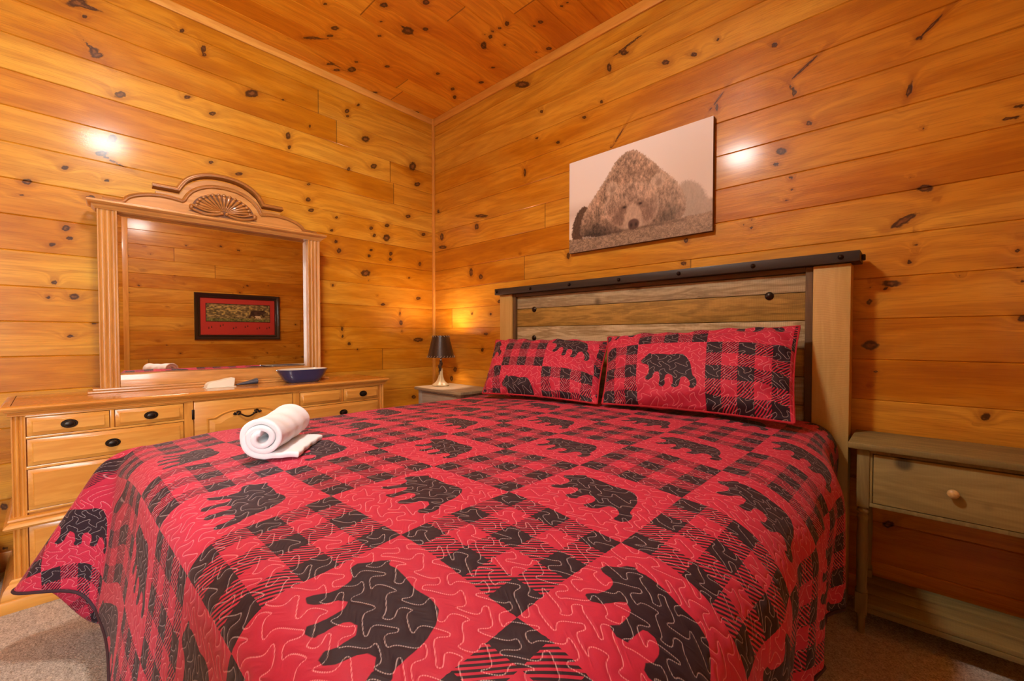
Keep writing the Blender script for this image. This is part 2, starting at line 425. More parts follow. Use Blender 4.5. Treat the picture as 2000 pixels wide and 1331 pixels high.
# trims
bm = nb(); box(bm, .0005, .022, -.022, -.0005, 0, RZ, .004); obj('trim_1', bm, M_TRIM, kind='structure')
bm = nb(); box(bm, .022, RX, -.014, -.0005, RZ - .062, RZ - .0005, .003); obj('trim_2', bm, M_TRIMX, kind='structure')
bm = nb(); box(bm, .0005, .012, RY, -.014, RZ - .05, RZ - .0005, .003); obj('trim_3', bm, M_TRIMY, kind='structure')
bm = nb(); box(bm, .0005, .014, RY, -.014, .0, .09, .003); obj('baseboard_left', bm, M_TRIMY, kind='structure')
bm = nb(); box(bm, .022, RX, -.014, -.0005, .0, .09, .003); obj('baseboard_back', bm, M_TRIMX, kind='structure')
bm = nb(); box(bm, RX - .014, RX - .0005, RY, -.014, .0, .09, .003); obj('baseboard_right', bm, M_TRIMY, kind='structure')

# windows (both outside the frame, they let the daylight in)
k = NT('window_glass')
tr = k.n('ShaderNodeBsdfTransparent'); gl = k.n('ShaderNodeBsdfGlossy'); gl.inputs['Roughness'].default_value = .02
mx = k.n('ShaderNodeMixShader'); fr = k.n('ShaderNodeFresnel'); fr.inputs[0].default_value = 1.45
k.l(fr.outputs[0], mx.inputs[0]); k.l(tr.outputs[0], mx.inputs[1]); k.l(gl.outputs[0], mx.inputs[2])
k.l(mx.outputs[0], k.t.nodes['Material Output'].inputs['Surface'])
M_GLASS = k.m
M_WINF = plain('white_window_paint', srgb(225, 222, 215), .4)
def window(name, axis, a0, a1, z0, z1, w):
    bm = nb(); t = .05
    def bb(p0, p1, q0, q1, d0, d1):
        if axis == 'y': box(bm, w - d1, w - d0, p0, p1, q0, q1, .003)
        else: box(bm, p0, p1, w + d0, w + d1, q0, q1, .003)
    d0, d1 = (-.08, .02)
    bb(a0 - .06, a0 + .02, z0 - .06, z1 + .06, d0, d1); bb(a1 - .02, a1 + .06, z0 - .06, z1 + .06, d0, d1)
    bb(a0 + .02, a1 - .02, z0 - .06, z0 + .02, d0, d1); bb(a0 + .02, a1 - .02, z1 - .02, z1 + .06, d0, d1)
    zm = (z0 + z1) / 2
    bb(a0 + .02, a1 - .02, zm - .02, zm + .02, -.05, -.01)
    o = obj(name, bm, M_WINF, kind='structure')
    bm = nb(); bb(a0 + .02, a1 - .02, z0 + .02, z1 - .02, -.034, -.030)
    obj('pane', bm, M_GLASS, o)
window('window_1', 'y', WR[0], WR[1], WR[2], WR[3], RX)
bm = nb(); box(bm, RX - .020, RX - .0005, -2.20, -2.045, .0, RZ - .001, .003); obj('trim_4', bm, M_TRIM, kind='structure')

# ceiling fixture above the bed (out of frame)
lt = thing('ceiling_light', (1.9, -1.95, RZ), 'round frosted glass ceiling light above the bed', 'ceiling light')
bm = nb(); lathe(bm, [(.09, RZ - .001), (.10, RZ - .02), (.10, RZ - .05), (.03, RZ - .06), (.02, RZ - .22)], 1.9, -1.95)
obj('mount', fixn(bm), plain('bronze', srgb(70, 50, 36), .4, .8), lt)
k = NT('frosted_glass'); k.set(Base_Color=(.9, .88, .82, 1), Roughness=.4, Transmission_Weight=.0, Emission_Color=(1, .99, .96, 1), Emission_Strength=150.0)
bm = nb(); lathe(bm, [(.02, RZ - .215), (.10, RZ - .215), (.125, RZ - .23), (.12, RZ - .265), (.08, RZ - .30), (.02, RZ - .31)], 1.9, -1.95)
obj('glass_bowl', fixn(bm), k.m, lt)

# ------------------------------------------------------------------ dresser
M_PINE = wood('honey_pine_fronts', srgb(228, 164, 74), srgb(200, 124, 38), 'y', 1.0, .28, .5, knots=0)
M_PINEZ = wood('honey_pine_uprights', srgb(222, 154, 64), srgb(184, 106, 30), 'z', 1.0, .28, .5)
M_PINETOP = wood('honey_pine_top', srgb(218, 150, 66), srgb(184, 106, 32), 'y', 1.0, .2, .7)
M_BRONZE = plain('dark_bronze_hardware', srgb(58, 50, 42), .35, .85)
M_DARK = plain('dark_gap', srgb(46, 26, 12), .8)

DX = .455
def raised_front(bm, y0, y1, z0, z1, x=DX, bev=.016, proud=.014):
    """drawer front: flat field with a sloped border"""
    t = bev
    o = [(y0, z0), (y1, z0), (y1, z1), (y0, z1)]
    i = [(y0 + t, z0 + t), (y1 - t, z0 + t), (y1 - t, z1 - t), (y0 + t, z1 - t)]
    back = [bm.verts.new((x - .02, a, b)) for a, b in o]
    edge = [bm.verts.new((x + .003, a, b)) for a, b in o]
    i2 = [(y0 + t * .8, z0 + t * .8), (y1 - t * .8, z0 + t * .8), (y1 - t * .8, z1 - t * .8), (y0 + t * .8, z1 - t * .8)]
    mid = [bm.verts.new((x + .009, a, b)) for a, b in i2]
    fld = [bm.verts.new((x + proud, a, b)) for a, b in i]
    for A, B in ((back, edge), (edge, mid), (mid, fld)):
        for j in range(4): bm.faces.new((A[j], A[(j + 1) % 4], B[(j + 1) % 4], B[j]))
    bm.faces.new(fld); bm.faces.new(back[::-1])
    return fixn(bm)

dresser = thing('dresser', (0.24, -1.57, 0), 'long honey pine dresser with dark bronze knobs under the mirror', 'dresser')
Y0, Y1 = -2.395, -.76
bm = nb()
box(bm, .015, DX - .012, Y0 + .004, Y1 - .004, .09, .772)           # carcass
obj('body', bm, M_PINEZ, dresser)
# top with stepped moulding
def molding_ring(bm, prof, ya, yb, xf):
    """profile (out, z) carried round front and both ends"""
    path = [Vector((.012, ya, 0)), Vector((xf, ya, 0)), Vector((xf, yb, 0)), Vector((.012, yb, 0))]
    outs = [Vector((0, -1, 0)), Vector((1, -1, 0)), Vector((1, 1, 0)), Vector((0, 1, 0))]
    rings = [[bm.verts.new(p + o * a + Vector((0, 0, z))) for a, z in prof] for p, o in zip(path, outs)]
    m = len(prof)
    for A, B in zip(rings, rings[1:]):
        for j in range(m): bm.faces.new((A[j], A[(j + 1) % m], B[(j + 1) % m], B[j]))
    bm.faces.new(rings[0]); bm.faces.new(rings[-1][::-1])
    return fixn(bm)
bm = nb()
box(bm, .008, DX, Y0, Y1, .785, .807)
molding_ring(bm, [(-.002, .807), (.020, .807), (.027, .803), (.029, .797), (.026, .790), (.018, .788), (.015, .782),
                  (.009, .780), (.006, .774), (.010, .771), (.010, .766), (.004, .764), (-.01, .762), (-.01, .79)], Y0, Y1, DX)
obj('top', bm, M_PINETOP, dresser)
bm = nb()
molding_ring(bm, [(-.03, .362), (.004, .362), (.012, .357), (.014, .350), (.008, .343), (.020, .336), (.026, .327), (.020, .318), (.004, .316), (-.03, .316)], Y0, Y1, DX)
obj('waist_moulding', bm, M_PINE, dresser)
bm = nb()
molding_ring(bm, [(-.03, .118), (.006, .118), (.012, .112), (.013, .104), (.020, .098), (.028, .084), (.034, .060), (.035, .052), (.0335, .049),
                  (.038, .046), (.042, .034), (.042, .012), (.038, .0), (-.03, .0)], Y0, Y1, DX)
obj('plinth', bm, M_PINE, dresser)
# fluted corner stiles + dividers
def stile(y0, y1, flutes, name='stile'):
    bm = nb()
    pts = []
    n = 40
    for i in range(n + 1):
        t = i / n; y = y0 + (y1 - y0) * t; d = 0
        if flutes and .12 < t < .88:
            ph = ((t - .12) / .76 * flutes) % 1.0
            d = -.006 * math.sin(PI * ph) ** .6
        pts.append((DX + .001 + d, y))
    pts += [(DX - .03, y1), (DX - .03, y0)]
    for za, zb in ((.118, .316), (.362, .764)):
        a = [bm.verts.new((x, y, za)) for x, y in pts]; b = [bm.verts.new((x, y, zb)) for x, y in pts]
        m = len(pts)
        for j in range(m): bm.faces.new((a[j], a[(j + 1) % m], b[(j + 1) % m], b[j]))
        bm.faces.new(a); bm.faces.new(b[::-1])
    return obj(name, fixn(bm), M_PINEZ, dresser)
stile(Y0, -2.356, 2); stile(-.800, Y1, 2)
stile(-1.842, -1.806, 0, 'divider'); stile(-1.338, -1.302, 0, 'divider')
for (a, b) in ((-2.356, -1.842), (-1.302, -.800)):
    for z0_, z1_ in ((.669, .679), (.546, .558), (.371, .380), (.757, .764)):
        bm = nb(); box(bm, DX - .03, DX + .002, a, b, z0_, z1_, .001); obj('rail', bm, M_PINE, dresser)
for yc in (-2.100, -1.046):
    bm = nb(); box(bm, DX - .03, DX + .002, yc - .007, yc + .007, .679, .757, .001); obj('divider', bm, M_PINEZ, dresser)

def oval_knob(y, z, par, x=DX + .014):
    bm = nb()
    prof = [(.0, .0), (.021, .0), (.023, .003), (.021, .006), (.014, .006), (.012, .009), (.015, .014), (.013, .019), (.007, .021), (.0, .021)]
    n = 28; rings = []
    for r, h in prof:
        if r == 0: rings.append([bm.verts.new((x + h, y, z))]); continue
        rings.append([bm.verts.new((x + h, y + r * 1.12 * math.cos(2 * PI * k / n), z + r * .80 * math.sin(2 * PI * k / n))) for k in range(n)])
    for A, B in zip(rings, rings[1:]):
        for k in range(n):
            if len(A) == 1: bm.faces.new((A[0], B[(k + 1) % n], B[k]))
            elif len(B) == 1: bm.faces.new((A[k], A[(k + 1) % n], B[0]))
            else: bm.faces.new((A[k], A[(k + 1) % n], B[(k + 1) % n], B[k]))
    # ring of beads on the rose
    for k in range(18):
        a = 2 * PI * k / 18
        sphere(bm, (x + .006, y + .0205 * math.cos(a), z + .0145 * math.sin(a)), .0017, u=6, v=4)
    return obj('knob', fixn(bm), M_BRONZE, par)

def bail_pull(y, z, par, x=DX + .014):
    bm = nb()
    for s in (-1, 1):
        pts = []
        for i in range(15):      # leafy scroll plate
            t = i / 14
            a = t * 2.2 * PI
            pts.append((x + .004, y + s * (.040 + .022 * t - .006 * math.cos(a) * (1 - t)), z + .010 * math.sin(t * 2.4 * PI) * (1 - .4 * t)))
        tube(bm, pts, [.0048 - .0022 * i / 14 for i in range(15)], 8)
        sphere(bm, (x + .004, y + s * .062, z - .002), .0055, u=10, v=8)
        sphere(bm, (x + .008, y + s * .038, z), .006, u=10, v=8)
        for q in range(4):
            sphere(bm, (x + .003, y + s * (.030 + .006 * q), z + (.007 if q % 2 else -.007)), .0035, .006, .0035, u=8, v=6)
    pts = [(x + .012 + .004 * math.sin(PI * i / 16), y - .038 + .076 * i / 16, z - .020 * math.sin(PI * i / 16)) for i in range(17)]
    tube(bm, pts, [.0026 + .0018 * math.sin(PI * i / 16) for i in range(17)], 8)
    return obj('pull', fixn(bm), M_BRONZE, par)

def drawer(y0, y1, z0, z1, knobs=(), pulls=()):
    bm = nb(); raised_front(bm, y0, y1, z0, z1)
    d = obj('drawer', bm, M_PINE, dresser)
    for ky in knobs: oval_knob(ky, (z0 + z1) / 2, d)
    for ky in pulls: bail_pull(ky, (z0 + z1) / 2 - .004, d)
    return d
# left bank
drawer(-2.352, -2.110, .681, .755, knobs=(-2.233,))
drawer(-2.090, -1.846, .681, .755, knobs=(-1.968,))
drawer(-2.352, -1.846, .560, .667, knobs=(-2.100,))
drawer(-2.352, -1.846, .382, .544, pulls=(-2.100,))
drawer(-2.352, -1.846, .122, .314, pulls=(-2.100,))
# right bank
drawer(-1.298, -1.056, .681, .755)
drawer(-1.036, -.804, .681, .755, knobs=(-.915,))
drawer(-1.298, -.804, .560, .667, knobs=(-1.046,))
drawer(-1.298, -.804, .382, .544, pulls=(-1.046,))
drawer(-1.298, -.804, .122, .314, pulls=(-1.046,))

def cathedral_door(y0, y1, z0, z1):
    """door with an arched raised panel"""
    bm = nb(); box(bm, DX - .02, DX + .004, y0, y1, z0, z1, .002)
    yc = (y0 + y1) / 2; w = (y1 - y0) / 2
    def arch(inset, zt):
        L = []
        hw = w - inset
        L.append((yc - hw, z0 + inset)); L.append((yc + hw, z0 + inset))
        n = 24
        for i in range(n + 1):
            t = 1 - 2 * i / n
            s = max(0.0, 1 - (abs(t) / .82) ** 2.0) if abs(t) < .82 else 0
            L.append((yc + hw * t, zt + .032 * math.sin(min(1, s) * PI / 2)))
        return L
    def ring(a, b, xa, xb):
        va = [bm.verts.new((xa, y, z)) for y, z in a]; vb = [bm.verts.new((xb, y, z)) for y, z in b]
        m = len(a)
        for j in range(m): bm.faces.new((va[j], va[(j + 1) % m], vb[(j + 1) % m], vb[j]))
        return vb
    # frame bead, cove and panel field
    a0, a1, a2, a3, a4 = arch(.050, z1 - .085), arch(.054, z1 - .089), arch(.062, z1 - .097), arch(.084, z1 - .119), arch(.088, z1 - .122)
    ring(a0, a1, DX + .004, DX + .010); ring(a1, a2, DX + .010, DX + .005); ring(a2, a3, DX + .0045, DX + .012)
    v = ring(a3, a4, DX + .012, DX + .012)
    bm.faces.new(v)
    fixn(bm)
    d = obj('door', bm, M_PINE, dresser)
    for zz in (z1 - .06, z0 + .06):
        bm = nb(); box(bm, DX - .002, DX + .006, y0 - .010, y0 + .001, zz - .024, zz + .024, .001); obj('hinge', bm, M_BRONZE, d)
    bail_pull(yc, (z0 + z1) / 2 + .12, d, DX + .012)
    return d
cathedral_door(-1.802, -1.342, .366, .757)
bm = nb(); raised_front(bm, -1.802, -1.342, .122, .314); dd = obj('drawer', bm, M_PINE, dresser); bail_pull(-1.572, .215, dd)

# ------------------------------------------------------------------ mirror on the dresser
M_MIRW = wood('mirror_frame_wood', srgb(208, 148, 72), srgb(160, 98, 36), 'z', 1.0, .38, .2)
M_MIRH = wood('mirror_board_wood', srgb(214, 154, 82), srgb(166, 104, 42), 'y', 1.0, .25, .6)
M_CARVE = wood('mirror_carving_wood', srgb(184, 122, 54), srgb(120, 68, 22), 'y', 1.0, .3, .5)
mir = thing('dresser_mirror', (.13, -1.6, .807), 'arched wooden mirror with carved shell crest standing on the dresser', 'mirror')
MX = .18; MY0, MY1 = -2.118, -1.070; MC = (MY0 + MY1) / 2
# base foot
bm = nb()
box(bm, .05, MX + .03, MY0 - .045, MY1 + .045, .807, .818, .004)
box(bm, .06, MX + .014, MY0 - .028, MY1 + .028, .818, .830, .004)
obj('base', bm, M_MIRH, mir)
def pilaster(y0, y1):
    bm = nb(); pts = []; n = 48
    for i in range(n + 1):
        t = i / n; d = 0
        if .08 < t < .92:
            ph = ((t - .08) / .84 * 3) % 1.0
            d = -.0055 * math.sin(PI * ph) ** .7
        pts.append((MX + .004 + d, y0 + (y1 - y0) * t))
    pts += [(.10, y1), (.10, y0)]
    a = [bm.verts.new((x, y, .830)) for x, y in pts]; b = [bm.verts.new((x, y, 1.715)) for x, y in pts]
    m = len(pts)
    for j in range(m): bm.faces.new((a[j], a[(j + 1) % m], b[(j + 1) % m], b[j]))
    bm.faces.new(a); bm.faces.new(b[::-1])
    return obj('pilaster', fixn(bm), M_MIRW, mir)
pilaster(MY0, MY0 + .072); pilaster(MY1 - .072, MY1)
bm = nb(); box(bm, .10, MX - .005, MY0 + .072, MY1 - .072, .830, .893, .004); obj('bottom_rail', bm, M_MIRH, mir)
bm = nb(); box(bm, .10, .135, MY0 + .03, MY1 - .03, .84, 1.715); obj('backing', bm, M_DARK, mir)
k = NT('silvered_glass'); k.set(Base_Color=(.86, .85, .80, 1), Metallic=1.0, Roughness=.006)
ga, gb, gc, gd = MY0 + .072, MY1 - .072, .893, 1.705
bm = nb()
bw = .018
o_ = [(ga, gc), (gb, gc), (gb, gd), (ga, gd)]; i_ = [(ga + bw, gc + bw), (gb - bw, gc + bw), (gb - bw, gd - bw), (ga + bw, gd - bw)]
bk = [bm.verts.new((.1352, a, b)) for a, b in o_]; vo = [bm.verts.new((.1387, a, b)) for a, b in o_]; vi = [bm.verts.new((.1395, a, b)) for a, b in i_]
for j in range(4):
    bm.faces.new((vo[j], vo[(j + 1) % 4], vi[(j + 1) % 4], vi[j])); bm.faces.new((bk[j], bk[(j + 1) % 4], vo[(j + 1) % 4], vo[j]))
bm.faces.new(vi); bm.faces.new(bk[::-1])
obj('mirror_glass', fixn(bm), k.m, mir, 0)
# cornice
bm = nb()
prof = [(-.02, 1.705), (.006, 1.705), (.010, 1.712), (.016, 1.716), (.020, 1.724), (.030, 1.728), (.036, 1.736), (.034, 1.744), (.026, 1.748), (-.02, 1.748)]
path = [Vector((.09, MY0, 0)), Vector((MX, MY0, 0)), Vector((MX, MY1, 0)), Vector((.09, MY1, 0))]
outs = [Vector((0, -1, 0)), Vector((1, -1, 0)), Vector((1, 1, 0)), Vector((0, 1, 0))]
rings = [[bm.verts.new(p + o * a + Vector((0, 0, z))) for a, z in prof] for p, o in zip(path, outs)]
m = len(prof)
for A, B in zip(rings, rings[1:]):
    for j in range(m): bm.faces.new((A[j], A[(j + 1) % m], B[(j + 1) % m], B[j]))
bm.faces.new(rings[0]); bm.faces.new(rings[-1][::-1])
box(bm, .09, MX, MY0, MY1, 1.706, 1.747)
obj('cornice', fixn(bm), M_MIRH, mir)
# pediment board: symmetric outline, (offset from centre, z)
half = [(.505, 1.748), (.430, 1.750), (.405, 1.775), (.375, 1.792), (.330, 1.806), (.280, 1.812), (.235, 1.810), (.190, 1.803), (.176, 1.812), (.163, 1.838),
        (.140, 1.868), (.105, 1.893), (.060, 1.910), (.0, 1.916)]
outl = [(MC - a, z) for a, z in half] + [(MC + a, z) for a, z in half[-2::-1]]
half2 = [(.300, 1.800), (.300, 1.862), (.200, 1.862), (.188, 1.885), (.165, 1.920), (.130, 1.948), (.085, 1.968), (.040, 1.977), (.0, 1.979)]
outl2 = [(MC - a, z) for a, z in half2] + [(MC + a, z) for a, z in half2[-2::-1]]
bm = nb(); prism_x(bm, outl, .12, MX - .004); 
obj('pediment', bm, M_MIRH, mir)
bm = nb(); prism_x(bm, [(MC - .285, 1.76)] + [(a, z - .012) for a, z in outl2[1:-1]] + [(MC + .285, 1.76)], .11, .150)
obj('crest_board', bm, M_MIRH, mir)
def mold_path(pts, x, prof):
    bm = nb(); sweep(bm, [Vector((x, a, z)) for a, z in pts], prof, up=(1, 0, 0)); return fixn(bm)
def densify(pts, n=4):
    """Catmull-Rom"""
    out = []
    P = [pts[0]] + list(pts) + [pts[-1]]
    for i in range(1, len(P) - 2):
        for j in range(n):
            t = j / n
            out.append(tuple(.5 * ((2 * P[i][c]) + (-P[i - 1][c] + P[i + 1][c]) * t + (2 * P[i - 1][c] - 5 * P[i][c] + 4 * P[i + 1][c] - P[i + 2][c]) * t * t
                                   + (-P[i - 1][c] + 3 * P[i][c] - 3 * P[i + 1][c] + P[i + 2][c]) * t ** 3) for c in range(2)))
    out.append(tuple(pts[-1])); return out
bead = [(.0, -.004), (.0, .006), (-.004, .010), (-.009, .010), (-.012, .007), (-.016, .008), (-.020, .004), (-.020, -.004)]
bead2 = [(s * .95, h * 1.0) for s, h in bead]
obj('lower_moulding', mold_path(densify([(MC - a, z) for a, z in half[:8]], 3) + densify([(MC - a, z) for a, z in half[7:]] + [(MC + a, z) for a, z in half[-2:6:-1]], 3)
    + densify([(MC + a, z) for a, z in half[7::-1]], 3), MX - .004, bead2), M_CARVE, mir)
big = [(.004, -.03), (.004, .016), (.0, .022), (-.006, .022), (-.009, .014), (-.014, .013), (-.018, .006), (-.022, .004), (-.022, -.03)]
cr = [(MC - .312, 1.868), (MC - .200, 1.868)] + densify([(MC - a, z + .006) for a, z in half2[2:]] + [(MC + a, z + .006) for a, z in half2[-2:1:-1]], 3) + [(MC + .200, 1.868), (MC + .312, 1.868)]
cr2 = [cr[0]]
for q in cr[1:]:
    if math.hypot(q[0] - cr2[-1][0], q[1] - cr2[-1][1]) > 1e-4: cr2.append(q)
obj('crest_moulding', mold_path(cr2, .150, big), M_CARVE, mir)
# carved shell
bm = nb(); sc_ = (MC, 1.782); NL = 15
for i in range(NL):
    a = PI * (.07 + .86 * i / (NL - 1)); ca, sa = math.cos(a), math.sin(a)
    L = .115 + .010 * math.sin(a); pts, rad = [], []
    for j in range(9):
        t = j / 8; r = .016 + (L * (.96 if i % 2 else 1.0) - .016) * t
        bend = .010 * math.sin(PI * t) * (-1 if ca > 0 else 1)
        pts.append((MX - .002 + .004 * math.sin(PI * t), sc_[0] + ca * r * 1.12 , sc_[1] + sa * r * .80 - abs(ca) * bend * .2))
        rad.append(.0022 + .0072 * t if t < .95 else .006)
    tube(bm, pts, rad, 8)
    sphere(bm, (MX + .001, sc_[0] + ca * L * 1.12, sc_[1] + sa * L * .80), .0085, .0105, .0085, u=10, v=8)
for s in (-1, 1):
    tube(bm, [(MX + .004, sc_[0] + s * (.004 + .150 * t), sc_[1] - .004 - .020 * math.sin(PI * t * .9) + .010 * t) for t in [q / 12 for q in range(13)]], [.005 + .003 * math.sin(PI * q / 12) for q in range(13)], 8)
    tube(bm, [(MX + .002, sc_[0] + s * (.02 + .130 * t), sc_[1] + .004 - .014 * math.sin(PI * t) + .018 * t) for t in [q / 12 for q in range(13)]], .0055, 8)
    sphere(bm, (MX + .006, sc_[0] + s * .012, sc_[1] - .003), .009, u=12, v=8)
    sphere(bm, (MX + .002, sc_[0] + s * .152, sc_[1] + .008), .012, .011, .016, u=12, v=8)
obj('carved_shell', bm, M_CARVE, mir)
bm = nb(); pl_ = [(MC + .150 * math.cos(PI * q / 40), 1.772 + .112 * math.sin(PI * q / 40) ** .8) for q in range(41)] + [(MC - .165, 1.768), (MC - .10, 1.758), (MC + .10, 1.758), (MC + .165, 1.768)]
prism_x(bm, pl_, MX - .006, MX - .0022); obj('shell_shade_plate', bm, wood('carving_recess_shade', srgb(120, 70, 26), srgb(84, 44, 14), 'y', 1.0, .5, .1), mir)  # plate added behind the ribs; groove shade painted in as darker wood
mir.rotation_euler = (0, 0, R(-3.0))

# ------------------------------------------------------------------ small things on the dresser
M_BLUE = plain('blue_glaze', srgb(28, 48, 92), .18, 0, .6, 20, .15)
M_CREAM = plain('cream_glaze', srgb(226, 214, 190), .25, 0, .5, 20, .1)
dish = thing('baking_dish', (.33, -1.235, .807), 'dark blue glazed oval dish on the dresser, right of the mirror centre', 'dish')
def dish_bm(prof, squ=.74):
    bm = nb(); n = 48; rings = []
    for r, h in prof:
        ring = []
        for q in range(n):
            a = 2 * PI * q / n
            c_, s_ = math.cos(a), math.sin(a)
            e = .72
            ex = math.copysign(abs(c_) ** e, c_); ey = math.copysign(abs(s_) ** e, s_)
            lip = .006 * max(0, abs(s_) - .9) * 10 if h > .07 else 0
            ring.append(bm.verts.new((.33 + ex * r * .56, -1.235 + ey * (r + lip), .807 + h)))
        rings.append(ring)
    for A, B in zip(rings, rings[1:]):
        for q in range(n): bm.faces.new((A[q], A[(q + 1) % n], B[(q + 1) % n], B[q]))
    bm.faces.new(rings[0][::-1]); bm.faces.new(rings[-1])
    return fixn(bm)
obj('outer_shell', dish_bm([(.085, .0), (.094, .003), (.112, .022), (.128, .048), (.138, .072), (.142, .076), (.141, .079), (.136, .078), (.134, .070), (.10, .05)]), M_BLUE, dish)
obj('inner_glaze', dish_bm([(.06, .012), (.088, .012), (.108, .026), (.124, .050), (.1335, .074), (.1375, .0795), (.134, .0805), (.130, .074), (.120, .050), (.104, .030), (.084, .016), (.05, .014)]), M_CREAM, dish)

bk = thing('booklet', (.285, -1.645, .807), 'small thick off-white booklet lying on the dresser in front of the mirror', 'booklet')
M_PAPER = plain('off_white_paper', srgb(236, 226, 200), .8, 0, 0, 90, .12)
bm = nb()
pts = [(-1.722, .809), (-1.596, .809), (-1.590, .856), (-1.622, .852), (-1.660, .843), (-1.700, .838), (-1.716, .828)]
prism_x(bm, pts, .255, .325)
bmesh.ops.bevel(bm, geom=bm.edges[:], offset=.003, segments=2, affect='EDGES')
obj('pages', bm, M_PAPER, bk)
bm = nb(); box(bm, .250, .330, -1.726, -1.586, .8072, .8098, .001); obj('cover', bm, M_PAPER, bk)
hol = thing('eyeglass_case', (.26, -1.515, .807), 'small dark slate blue case lying beside the off-white booklet', 'case')
bm = nb(); n = 24
for i in range(0, 1): pass
rings = []
for t in [q / 10 for q in range(11)]:
    y = -1.572 + .105 * t; s = max(.05, math.sin(PI * min(.98, .12 + t * .86)) ** .5); s = .30 + .55 * t
    rings.append([bm.verts.new((.27 + .030 * s * math.cos(2 * PI * q / n), y, .8085 + .018 * s * (1.02 + math.sin(2 * PI * q / n)) * (.8 + .35 * t))) for q in range(n)])
for A, B in zip(rings, rings[1:]):
    for q in range(n): bm.faces.new((A[q], A[(q + 1) % n], B[(q + 1) % n], B[q]))
bm.faces.new(rings[0][::-1]); bm.faces.new(rings[-1])
obj('shell', fixn(bm), plain('slate_leather', srgb(52, 58, 70), .5, 0, .2), hol)

# ------------------------------------------------------------------ bed
M_POST = wood('tan_painted_wood', srgb(206, 172, 98), srgb(178, 140, 68), 'z', 1.3, .55, .05, .7, saw=.14, bump=.2)
M_RAILW = wood('dark_rail_wood', srgb(54, 46, 38), srgb(30, 24, 20), 'x', 1.2, .45, .1)
M_EDGE = wood('brown_edge_wood', srgb(112, 84, 44), srgb(66, 46, 22), 'z', 1.2, .6, .0, saw=.2)
M_EDGEX = wood('brown_edge_wood_long', srgb(118, 88, 44), srgb(66, 46, 22), 'x', 1.2, .6, .0, saw=.2)
M_GREY = wood('weathered_grey_board', srgb(204, 190, 148), srgb(128, 112, 76), 'x', 2.0, .65, .0, 1.3, knots=.5, saw=.25, bump=.35)
M_BROWN = wood('weathered_brown_board', srgb(196, 158, 72), srgb(124, 96, 36), 'x', 2.0, .65, .0, 1.3, knots=.5, saw=.25, bump=.35)
M_WASH = wood('whitewashed_board', srgb(228, 214, 170), srgb(138, 114, 68), 'x', 2.0, .65, .0, 1.4, knots=.5, saw=.3, bump=.35)
bed = thing('bed', (1.9, -1.15, 0), 'large bed with tall weathered plank headboard and dark top rail', 'bed')
HY0, HY1 = -.135, -.045
def post(x0, x1):
    bm = nb(); box(bm, x0, x1, HY0, HY1, 0, 1.372, .004); return obj('headboard_post', bm, M_POST, bed)
post(.935, 1.048); post(2.748, 2.872)
bm = nb(); box(bm, .905, 2.900, HY0 - .022, HY1 + .01, 1.374, 1.416, .003); rail = obj('top_rail', bm, M_RAILW, bed)
for xa, xb in ((1.048, 1.075), (2.720, 2.748)):
    bm = nb(); box(bm, xa, xb, HY0 + .012, HY1 - .01, .30, 1.372, .002); obj('inner_frame', bm, M_EDGE, bed)
bm = nb(); box(bm, 1.075, 2.720, HY0 + .012, HY1 - .01, 1.352, 1.373, .002); obj('upper_frame', bm, M_EDGEX, bed)
zs = [1.351, 1.270, 1.150, 1.030, .910, .790, .670, .55, .43, .31]
mats = [M_GREY, M_BROWN, M_WASH, M_BROWN, M_GREY, M_WASH, M_BROWN, M_GREY, M_BROWN]
for i in range(9):
    bm = nb(); box(bm, 1.075, 2.720, HY0 + .028, HY1 - .012, zs[i + 1] + .0012, zs[i] - .0012, .0025); obj('headboard_slat', bm, mats[i], bed)
def bolt(x, y, z, r, par=None):
    bm = nb(); prof = [(r * 1.0, 0), (r * 1.0, .002), (r * .92, .006), (r * .6, .010), (r * .25, .012), (0.0005, .0125)]
    n = 20; rings = [[bm.verts.new((x + a * math.cos(2 * PI * q / n), y - h, z + a * math.sin(2 * PI * q / n))) for q in range(n)] for a, h in prof]
    for A, B in zip(rings, rings[1:]):
        for q in range(n): bm.faces.new((A[q], A[(q + 1) % n], B[(q + 1) % n], B[q]))
    bm.faces.new(rings[0][::-1]); bm.faces.new(rings[-1])
    return obj('bolt', fixn(bm), M_BRONZE, par or bed)
for x in (.925, 1.232, 1.54, 1.87, 2.20, 2.53, 2.84): bolt(x, HY0 - .021, 1.395, .010, rail)
for x in (1.226, 2.584):
    for z in (1.262, 1.075, .86): bolt(x, HY0 + .029, z, .018)
bm = nb(); box(bm, 2.898, 2.912, -.10, -.075, 1.383, 1.407, .004); obj('rail_bolt', bm, M_BRONZE, bed)
M_MATT = plain('white_mattress_ticking', srgb(222, 218, 208), .85)
bm = nb(); box(bm, 1.14, 2.74, -1.98, -.15, .40, .62, .05, 4); obj('mattress', bm, M_MATT, bed)
bm = nb(); box(bm, 1.16, 2.72, -1.96, -.16, .19, .398, .02, 3); obj('box_spring', bm, M_MATT, bed)
bm = nb()
for x in (1.15, 2.69): box(bm, x, x + .03, -1.95, -.1352, .13, .188, .004)
box(bm, 1.15, 2.72, -1.97, -1.95, .13, .188, .004)
obj('bed_rail', bm, M_BRONZE, bed)
for x in (1.18, 2.66):
    bm = nb(); box(bm, x, x + .04, -1.94, -1.90, 0, .129, .004); obj('bed_leg', bm, M_BRONZE, bed)

